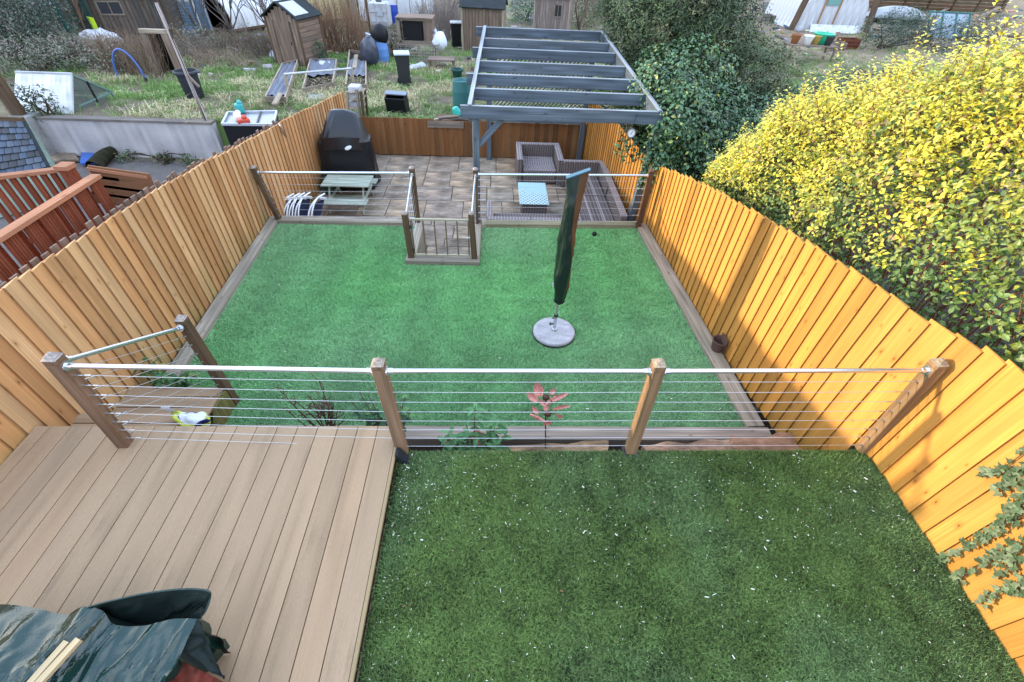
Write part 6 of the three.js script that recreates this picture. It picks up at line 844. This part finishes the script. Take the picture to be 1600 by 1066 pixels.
{ const p = put(266, 116), k = mpp(p), t = thing('doorway_frame', 'narrow grey doorway frame standing open among the brambles', 'doorway', p), h = 56 * k; part(t, 'jamb', M.oldWood, bar(V(p.x - .34, p.y, p.z), V(p.x - .34, p.y + h, p.z), .16, .14)); part(t, 'jamb', M.shedWood[3], bar(V(p.x + .34, p.y, p.z), V(p.x + .34, p.y + h * .97, p.z), .16, .14)); part(t, 'lintel', M.paleWood, box(p.x, p.y + h, p.z, .86, .12, .18, 0, 'x')); part(t, 'back_panel', mat([.035, .03, .025], { map: T.grey }), box(p.x, p.y + h * .48, p.z - .5, .6, h * .95, .03)); part(t, 'side_panel', M.postDark, [-1, 1].map(s => box(p.x + s * .33, p.y + h * .48, p.z - .27, .03, h * .95, .45))); }
{ const p = put(214, 124), k = mpp(p), t = thing('hoop', 'blue bent pipe hoop over the brown thicket', 'hoop', p), r = 20 * k; part(t, 'pipe', mat([.05, .10, .30], { roughness: .4 }), tube(Array.from({ length: 9 }, (_, i) => V(p.x - Math.cos(Math.PI * i / 8) * r, p.y + Math.sin(Math.PI * i / 8) * r * 2.1, p.z + .25)), .035, 30, 8)); part(t, 'foot', M.darkPlastic, [-1, 1].map(s => cyl(V(p.x + s * r, p.y, p.z + .25), V(p.x + s * r, p.y + .12, p.z + .25), .05))); }
{ const p = put(166, 80), g = new THREE.SphereGeometry(.55, 24, 16), t = thing('sack', 'lumpy white bag lying by the green posts at upper left', 'bag', p); warp(g, v => { v.x *= 1.5; v.y *= .75; v.addScaledVector(v.clone().normalize(), (fbm(v.x * 4, v.y * 4, v.z * 4) - .5) * .35); }); g.translate(p.x, p.y + .35, p.z); part(t, 'body', M.whitePlastic, g); }
{ const t = thing('mesh_fence', 'dark green mesh fence on slim posts at the upper left', 'fence', put(110, 78)), q = [[30, 88], [74, 84], [121, 78], [163, 72]].map(([x, y]) => put(x, y)), gm = mat([.012, .06, .055], { roughness: .5 }); q.forEach(p => part(t, 'post', gm, bar(p, V(p.x, p.y + 2.0, p.z), .07))); for (let i = 0; i < 3; i++) { const w = [], a = q[i], b = q[i + 1]; for (let k = 1; k < 20; k++) { const s = a.clone().lerp(b, k / 20); w.push(cyl(s, V(s.x, s.y + 1.9, s.z), .008, .008, 4)); } for (let k = 1; k < 10; k++) w.push(cyl(V(a.x, a.y + k * .19, a.z), V(b.x, b.y + k * .19, b.z), .008, .008, 4)); part(t, 'wire_mesh', gm, w, { stuff: 1 }); } const h = q[3]; part(t, 'bright_rag', mat([.55, .75, .04], { roughness: .8 }), quadGeo([V(h.x - .08, h.y + .55, h.z + .06), V(h.x + .12, h.y + .55, h.z + .06), V(h.x + .14, h.y + 1.0, h.z + .06), V(h.x - .1, h.y + 1.05, h.z + .06)], .02)); }
{ const p = put(287, 54), t = thing('wire_coop', 'blue grey wire coop with a white top bar between the shed and the white tunnel', 'coop', p), fm = mat([.30, .38, .48], { roughness: .5 }); for (const [x, z] of [[-.9, 0], [.9, 0], [-.9, -1], [.9, -1]]) part(t, 'post', M.whitePlastic, bar(V(p.x + x, p.y, p.z + z), V(p.x + x, p.y + 1.5, p.z + z), .08)); part(t, 'top_bar', M.whitePlastic, box(p.x, p.y + 1.3, p.z, 1.8, .08, .08, 0, 'x')); const w = []; for (let x = -.85; x < .9; x += .12) w.push(cyl(V(p.x + x, p.y, p.z), V(p.x + x, p.y + 1.3, p.z), .008, .008, 4)); for (let y = .1; y < 1.3; y += .12) w.push(cyl(V(p.x - .9, p.y + y, p.z), V(p.x + .9, p.y + y, p.z), .008, .008, 4)); part(t, 'wire_mesh', fm, w, { stuff: 1 }); part(t, 'back_sheet', mat([.12, .19, .26], { roughness: .5 }), box(p.x, p.y + .9, p.z - 1, 1.9, 1.7, .03)); part(t, 'blue_tub', mat([.04, .12, .38], { roughness: .4 }), rbox(p.x + .5, p.y + .2, p.z + .4, .5, .35, .4, .06)); }
// ================================================================ ALLOTMENT: RIGHT HALF
{ const z = put(1292, 50).z, p = put(1292, 50), k = mpp(p), h = 2.7, w = 108 * k, t = thing('polytunnel', 'white sheeted polytunnel with a brown framed front at the upper right', 'polytunnel', p), d = 5; const P = (x, y, zz = 0) => V(p.x + x * w, p.y + y, p.z + zz);
  const prof = [[-.5, 0], [-.44, h * .55], [-.3, h * .92], [0, h * 1.08], [.3, h * .92], [.44, h * .55], [.5, 0]].map(([x, y]) => [x, y]); const sh = new THREE.Shape(prof.map(([x, y]) => new THREE.Vector2(x * w, y))), g = new THREE.ExtrudeGeometry(sh, { depth: d, bevelEnabled: false, steps: 8 }); g.translate(0, 0, -d); warp(g, v => { v.z += (fbm(v.x * 1.5, v.y * 1.5, v.z) - .5) * .1; }); g.translate(p.x, p.y, p.z); part(t, 'cover', white, uvM(g)); part(t, 'door_post', mat([.32, .19, .10]), [bar(P(-.20, 0, .06), P(-.20, h, .06), .08), bar(P(.02, 0, .06), P(.02, h, .06), .08)]); part(t, 'door_pane', mat([.14, .30, .27], { roughness: .3 }), box(p.x - .09 * w, p.y + 2.0, p.z + .07, .17 * w, 1.1, .03)); for (const s of [-1, 1]) part(t, 'edge_board', mat([.28, .20, .14], { map: T.grey }), bar(P(s * .56, 0, .1), P(s * .47, h * 1.05, .1), .42, .06, V(1, 0, 0)));
  const sl = thing('fallen_sheet', 'torn edge of plastic sheet lying at the foot of the right hand polytunnel', 'plastic sheet', P(.1, 0, .5)); part(sl, 'sheet', white, quadGeo([P(-.35, .02, .7), P(.35, .02, .6), P(.4, .4, .12), P(-.3, .4, .12)], .03)); }
{ const p = put(1256, 98), k = mpp(p), t = thing('potting_table', 'rough wooden potting table piled with clutter below the right hand polytunnel', 'table', p), w = 74 * k; for (let i = 0; i < 4; i++) part(t, 'plank', pick(M.shedWood), box(p.x, p.y + .75, p.z - .5 + i * .24, w, .05, .22, 0, 'x')); for (const s of [-1, 1]) for (const z of [-.45, .3]) part(t, 'leg', M.oldWood, bar(V(p.x + s * w * .45 + .1, p.y, p.z + z), V(p.x + s * w * .45, p.y + .75, p.z + z), .09)); part(t, 'front_rail', M.paleWood, bar(V(p.x - w * .5, p.y + .62, p.z + .35), V(p.x + w * .3, p.y + .42, p.z + .35), .12, .05));
  const names = [['plant_pot', 'brown plant pot on the potting table', [.26, .11, .05]], ['plant_pot', 'white plant pot on the potting table', [.7, .72, .72]], ['plant_pot', 'yellowish plant pot at the left of the potting table', [.40, .30, .08]], ['plant_pot', 'dark plant pot at the right end of the potting table', [.05, .05, .05]]]; names.forEach(([n, l, c], i) => { const x = p.x - w * .35 + i * w * .22, tt = single(n, l, 'plant pot', mat(c, { roughness: .7, side: THREE.DoubleSide }), lathe([[0, 0], [.15, 0], [.22, .32], [.24, .32], [.24, .38], [.2, .38], [.14, .05], [0, .05]], 14, x, p.y + .78, p.z - .15 + (i % 2) * .2)); });
  const q = put(1274, 88); const bw = thing('bucket', 'bright green plastic tub on the potting table', 'tub', V(p.x + w * .25, p.y + .78, p.z - .3)); const bb = baseOf.get(bw); part(bw, 'tub', mat([.02, .42, .25], { roughness: .4, side: THREE.DoubleSide }), lathe([[0, 0], [.34, 0], [.45, .4], [.48, .4], [.48, .45], [.42, .45], [.32, .06], [0, .06]], 20, bb.x, bb.y, bb.z)); }
for (const [label, x, y, w, h, c] of [['upturned brick red crate on the ground right of the potting table', 1320, 76, 28, .5, [.28, .10, .06]], ['pale crate beside the brick red crate', 1300, 80, 26, .45, [.45, .38, .32]], ['low grey crate near the far left of the right hand polytunnel', 1205, 36, 40, .5, [.45, .42, .38]], ['white crate on the bare ground left of the right hand polytunnel', 1198, 18, 22, .6, [.65, .68, .70]], ['dark crate behind the white one at the upper right', 1214, 22, 20, .8, [.06, .07, .09]]]) { const p = put(x, y), k = mpp(p), t = thing('crate', label, 'crate', p), W = w * k; for (let i = 0; i < 3; i++) part(t, 'slat', wood(c, T.grey), box(p.x, p.y + h * (i + .5) / 3, p.z + .3, W, h / 3 - .03, .03, 0, 'x')); part(t, 'side', wood(c, T.grey), [-1, 1].map(s => box(p.x + s * W / 2, p.y + h / 2, p.z, .04, h, .6))); part(t, 'back', wood(c, T.grey), box(p.x, p.y + h / 2, p.z - .3, W, h, .03)); part(t, 'contents', wood(c.map(v => v * .5), T.mottle), box(p.x, p.y + h * .55, p.z, W * .9, h * .5, .5)); }
{ const c = [[1352, 32], [1395, 22], [1446, 26], [1440, 34], [1395, 38]].map(([x, y]) => put(x, y)), p = c[4], t = thing('upturned_boat', 'pale grey boat like shell lying upside down at the upper right', 'boat shell', p), k = mpp(p); const g = new THREE.SphereGeometry(1, 26, 10, 0, 6.2832, 0, Math.PI / 2); g.scale(48 * k, .75, 1.1); g.translate(p.x + .3, p.y + .35, p.z - .6); part(t, 'hull', mat([.40, .45, .50], { roughness: .45, map: T.render }), g); part(t, 'rim', M.darkPlastic, (() => { const g = new THREE.TorusGeometry(1, .05, 6, 30); g.rotateX(Math.PI / 2); g.scale(48 * k, 1, 1.1); g.translate(p.x + .3, p.y + .35, p.z - .6); return g; })()); part(t, 'trestle', M.postDark, [-1, 1].map(s => box(p.x + .3 + s * 1.4, p.y + .17, p.z - .6, .15, .36, 1.6))); }
{ const p = put(1478, 60), t = thing('cold_frame', 'teal framed lean-to cold frame among bushes at the upper right', 'cold frame', p), fm = mat([.05, .17, .16], { roughness: .5 }); for (let i = 0; i < 4; i++) part(t, 'glazing_bar', fm, bar(V(p.x - 1.4 + i * .95, p.y, p.z), V(p.x - 1.2 + i * .95, p.y + 1.3, p.z - 1.1), .07)); part(t, 'top_bar', fm, box(p.x + .2, p.y + 1.3, p.z - 1.1, 3.1, .07, .07, 0, 'x')); part(t, 'pane', mat([.22, .28, .33], { roughness: .2 }), quadGeo([V(p.x - 1.4, p.y, p.z - .04), V(p.x + 1.45, p.y, p.z - .04), V(p.x + 1.65, p.y + 1.28, p.z - 1.14), V(p.x - 1.2, p.y + 1.28, p.z - 1.14)], .01)); part(t, 'front_board', M.oldWood, box(p.x - 1.7, p.y + .6, p.z + .1, .3, 1.25, .05)); }
{ // timber clad terrace and piled planks at the top right
  const p = put(1400, 14), t = thing('timber_shed', 'long brown board clad shed with an awning at the top right', 'shed', p), L = 15; for (let i = 0; i < 10; i++) part(t, 'cladding_board', wood([rr(.26, .34), rr(.17, .22), rr(.10, .14)], T.grey), box(p.x + L / 2 - 4.5, p.y + .13 + i * .26, p.z + (i % 2) * .02, L, .24, .04, 0, 'x')); for (let i = 0; i < 7; i++) part(t, 'upright', M.postDark, bar(V(p.x - 4.3 + i * 2.4, p.y, p.z + .08), V(p.x - 4.3 + i * 2.4, p.y + 2.7, p.z + .08), .12)); part(t, 'roof', M.darkFelt, box(p.x + L / 2 - 4.5, p.y + 2.8, p.z - 1.4, L + .4, .08, 3.2, 0, 'x')); part(t, 'awning', mat([.60, .74, .70], { roughness: .6, side: THREE.DoubleSide }), quadGeo([V(p.x - .6, p.y + 1.7, p.z + 1.8), V(p.x + 4.0, p.y + 2.0, p.z + 1.6), V(p.x + 4.2, p.y + 2.75, p.z + .1), V(p.x - 1.5, p.y + 2.75, p.z + .1)], .03));
  const lab = ['grey plank leaning across the pile at the top right', 'brown plank lowest in the pile at the top right', 'long pale plank sloping towards the golden hedge', 'short plank beside the sloping pale plank']; [[1440, 36, 1500, 8], [1470, 30, 1560, 28], [1528, 34, 1580, 8], [1510, 44, 1550, 30]].forEach(([a, b, c, d], i) => { const A = put(a, b), B = put(c, d); A.y += .1 + i * .12; B.y += .4 + i * .15; single('plank', lab[i], 'plank', [M.oldWood, M.shedWood[0], M.paleWood, M.shedWood[2]][i], bar(A, B, .28, .06, V(0, 0, 1))); }); }
{ // unsorted scraps lying about on the plots
  const it = [], g = bar(V(0, 0, -.5), V(0, 0, .5), .5, .16, V(1, 0, 0)), pal = [[.62, .56, .48], [.42, .34, .27], [.75, .76, .78], [.28, .19, .13], [.12, .14, .16], [.50, .30, .20], [.80, .80, .78], [.10, .20, .32]];
  for (let i = 0; i < 620; i++) { const r = i < 430, px = r ? rr(1090, 1640) : rr(180, 900), py = r ? rr(-10, 105) * (.35 + .65 * rnd()) : rr(12, 120), p = put(px, py); if (p.z > -15.5 || (r && px < 1220 && py > 70)) continue; const L = rr(.12, .55) * (r ? 1.5 : .8); it.push([p.add(V(0, rr(.02, .10), 0)), new THREE.Quaternion().setFromEuler(new THREE.Euler(rr(-.3, .3), rr(0, 6.28), rr(-.3, .3))), V(rr(.08, .5) * (r ? 1 : .7), rr(.15, .8), L), pick(pal).map(v => v * rr(.7, 1.1))]); }
  const im = scatter(scene, 'plot_scraps', g, mat([1, 1, 1], { map: T.mottle, roughness: .85 }), it); im.userData = { kind: 'stuff', label: 'scraps of board, plastic and sacking scattered over the allotment plots', category: 'scraps' };
}
// ================================================================ ALLOTMENT: BUSHES, THICKETS, BARE TREES
const drab = [[.11, .125, .085], [.15, .135, .11], [.09, .115, .075], [.18, .15, .125]], brownT = [[.20, .13, .085], [.25, .17, .11], [.15, .10, .07]];
const xz = (px, py, r, h) => { const p = put(px, py); return h ? [p.x, p.z, r, h] : [p.x, p.z, r]; };
bush('dense dark hedge filling the top left corner', 'hedge', [xz(20, 92, 1.6), xz(60, 78, 1.8), xz(10, 60, 2), xz(70, 52, 2), xz(130, 52, 1.8), xz(40, 30, 2.4), xz(110, 25, 2.2), xz(-30, 75, 2)], 2.2, [[.06, .085, .06], [.095, .10, .07], [.14, .12, .10], [.05, .07, .055]], twigLeaf, 300, .6, 'hedge');
bush('brambles in the dip between the greenhouse and the white bag', 'brambles', [xz(60, 112, 1.0), xz(110, 108, 1.0), xz(150, 104, 1.0), xz(30, 118, .9), xz(185, 112, .9)], .9, drab, twigLeaf, 420, .7, 'brambles');
function thicket(label, px, py, w, h, n, cols) { const p = put(px, py), g = [], t = thing('thicket', label, 'thicket', p); for (let i = 0; i < n; i++) { const f = V(p.x + rr(-.5, .5) * w, p.y, p.z + rr(-.5, .3) * w * .6), e = f.clone().add(V(rr(-.45, .45), h * rr(.6, 1.1), rr(-.3, .3))); g.push(taper([f, f.clone().lerp(e, .55).add(V(rr(-.12, .12), 0, rr(-.1, .1))), e], .014, .005, 5, 4)); for (let k = 0; k < 2; k++) { const s = f.clone().lerp(e, rr(.3, .8)); g.push(taper([s, s.clone().add(V(rr(-.15, .15), rr(.1, .25), rr(-.1, .1))), s.clone().add(V(rr(-.35, .35), rr(.2, .5), rr(-.2, .2)))], .007, .003, 4, 3)); } } part(t, 'stems', mat(cols, { roughness: .95 }), g, { stuff: 1 }); return t; }
thicket('brown twiggy thicket under the blue hoop', 208, 118, 2.0, 1.3, 170, [.22, .155, .11]);
thicket('tall brown stems to the right of the narrow brown shed', 530, 82, 2.4, 1.9, 260, [.23, .14, .09]);
thicket('grey bare stems between the hutch and the dark roofed shed', 692, 62, 1.6, 2.0, 110, [.24, .20, .18]);
thicket('dead brown stalks in front of the long white tunnel', 385, 88, 4.0, .9, 220, [.16, .12, .095]);
thicket('dry stems at the foot of the golden hedge end', 1165, 200, 1.8, 1.0, 110, [.26, .19, .13]);
bush('straggly green shrub to the right of the doorway frame', 'shrub', [xz(300, 78, .9), xz(322, 84, .7)], .8, drab, twigLeaf, 420, .7, 'shrub');
bush('olive shrub next to the hutch run', 'shrub', [xz(618, 88, .7)], .9, drab, twigLeaf, 480, .7, 'shrub');
bush('leafy bush at the foot of the narrow brown shed', 'bush', [xz(496, 98, .45)], .7, [[.05, .09, .05]], twigLeaf, 500);
bush('mixed shrubs behind the right side of the pergola', 'shrubs', [xz(905, 42, 1.4), xz(950, 36, 1.6), xz(925, 22, 1.6)], 1.9, [[.13, .12, .08], [.17, .14, .10], [.10, .11, .065]], twigLeaf, 330, .7, 'shrubs');
bush('blue green bush left of the pale pinkish shed', 'bush', [xz(822, 36, 1.1)], 1.4, [[.035, .09, .08], [.05, .10, .075]], twigLeaf, 420);
bush('green weedy bank right of the tall olive bush', 'bank', [xz(1150, 78, 1.5), xz(1180, 96, 1.4), xz(1120, 108, 1.4), xz(1210, 118, 1.3)], .9, [[.10, .13, .06], [.13, .13, .08], [.07, .10, .055]], twigLeaf, 400, .7, 'bushes');
bush('dark bushes in front of the board clad shed at upper right', 'bushes', [xz(1370, 76, 1.4), xz(1420, 70, 1.5), xz(1470, 82, 1.5), xz(1520, 66, 1.4), xz(1400, 54, 1.3)], 1.5, [[.05, .08, .055], [.07, .09, .06], [.04, .065, .045]], twigLeaf, 330, .6, 'bushes');
for (const [i, [x, y, w, h, n, c]] of [[160, 98, 2.6, .8, 110, [.24, .18, .14]], [290, 92, 2.4, .7, 110, [.20, .16, .13]], [440, 84, 2.6, .8, 120, [.22, .165, .13]], [612, 76, 2.0, .9, 110, [.22, .18, .145]], [345, 104, 2.4, .5, 90, [.26, .2, .15]], [690, 42, 3.0, 1.2, 130, [.25, .2, .17]]].entries()) thicket(['dry brown scrub below the mesh fence posts', 'dry scrub between the doorway frame and the wire coop', 'low dead stems left of the narrow brown shed', 'dry stems around the foot of the hutch', 'flattened dead stalks on the rough grass beyond the dustbin', 'grey brown scrub in front of the tall white tunnel'][i], x, y, w, h, n, c);
function bareTree(label, p, h, spread, col, lev = 4) { const g = [], t = thing('bare_tree', label, 'tree', p); const grow = (a, d, L, r, n) => { const b = a.clone().addScaledVector(d, L), m = a.clone().lerp(b, .5).add(V(rr(-.06, .06) * L, 0, rr(-.06, .06) * L)); g.push(taper([a, m, b], r, r * .6, 5, n > 2 ? 7 : 4)); if (n <= 0) return; const k = n > 2 ? 3 : 3; for (let i = 0; i < k; i++) grow(a.clone().lerp(b, i ? rr(.55, 1) : 1), d.clone().add(V(rr(-1, 1) * spread, rr(-.1, .35), rr(-1, 1) * spread)).normalize(), L * rr(.58, .8), r * .58, n - 1); }; for (let i = 0; i < 3; i++) grow(p.clone(), V(rr(-.5, .5), 1, rr(-.5, .5)).normalize(), h * .36, .05 * h / 3, lev); const trunk = g.splice(0, 1); part(t, 'trunk', mat(col, { map: T.grey, roughness: .95 }), trunk); part(t, 'branches', mat(col, { roughness: .95 }), g, { stuff: 1 }); return t; }
bareTree('bare many stemmed tree in front of the long white tunnel', put(372, 74), 3.4, .7, [.10, .085, .075]);
bareTree('bare slender tree to the left of the narrow brown shed', put(432, 66), 3.0, .6, [.12, .10, .09], 3);
bareTree('bare tree beside the wire coop at upper left', put(322, 70), 3.2, .45, [.11, .09, .075], 3);
bareTree('bare pale tree behind the hutch near the top', put(700, 52), 4.2, .45, [.22, .19, .17], 4);
bareTree('bare thin tree behind the pergola top', put(905, 52), 3.6, .5, [.20, .16, .12], 3);
bareTree('ivy clad brown trunk by the mesh fence at upper left', put(146, 72), 4.0, .35, [.15, .09, .06], 2);
{ const p = put(582, 78), t = thing('timber_post', 'tall slim dark post standing left of the hutch', 'post', p); part(t, 'shaft', M.postDark, bar(p, V(p.x, p.y + 3.6, p.z), .10)); }
{ const p = put(558, 56), t = thing('timber_post', 'pale stout post at the left end of the tall white tunnel', 'post', p); part(t, 'shaft', M.oldWood, bar(p, V(p.x, p.y + 2.6, p.z), .22)); }
renderer.render(scene, camera);
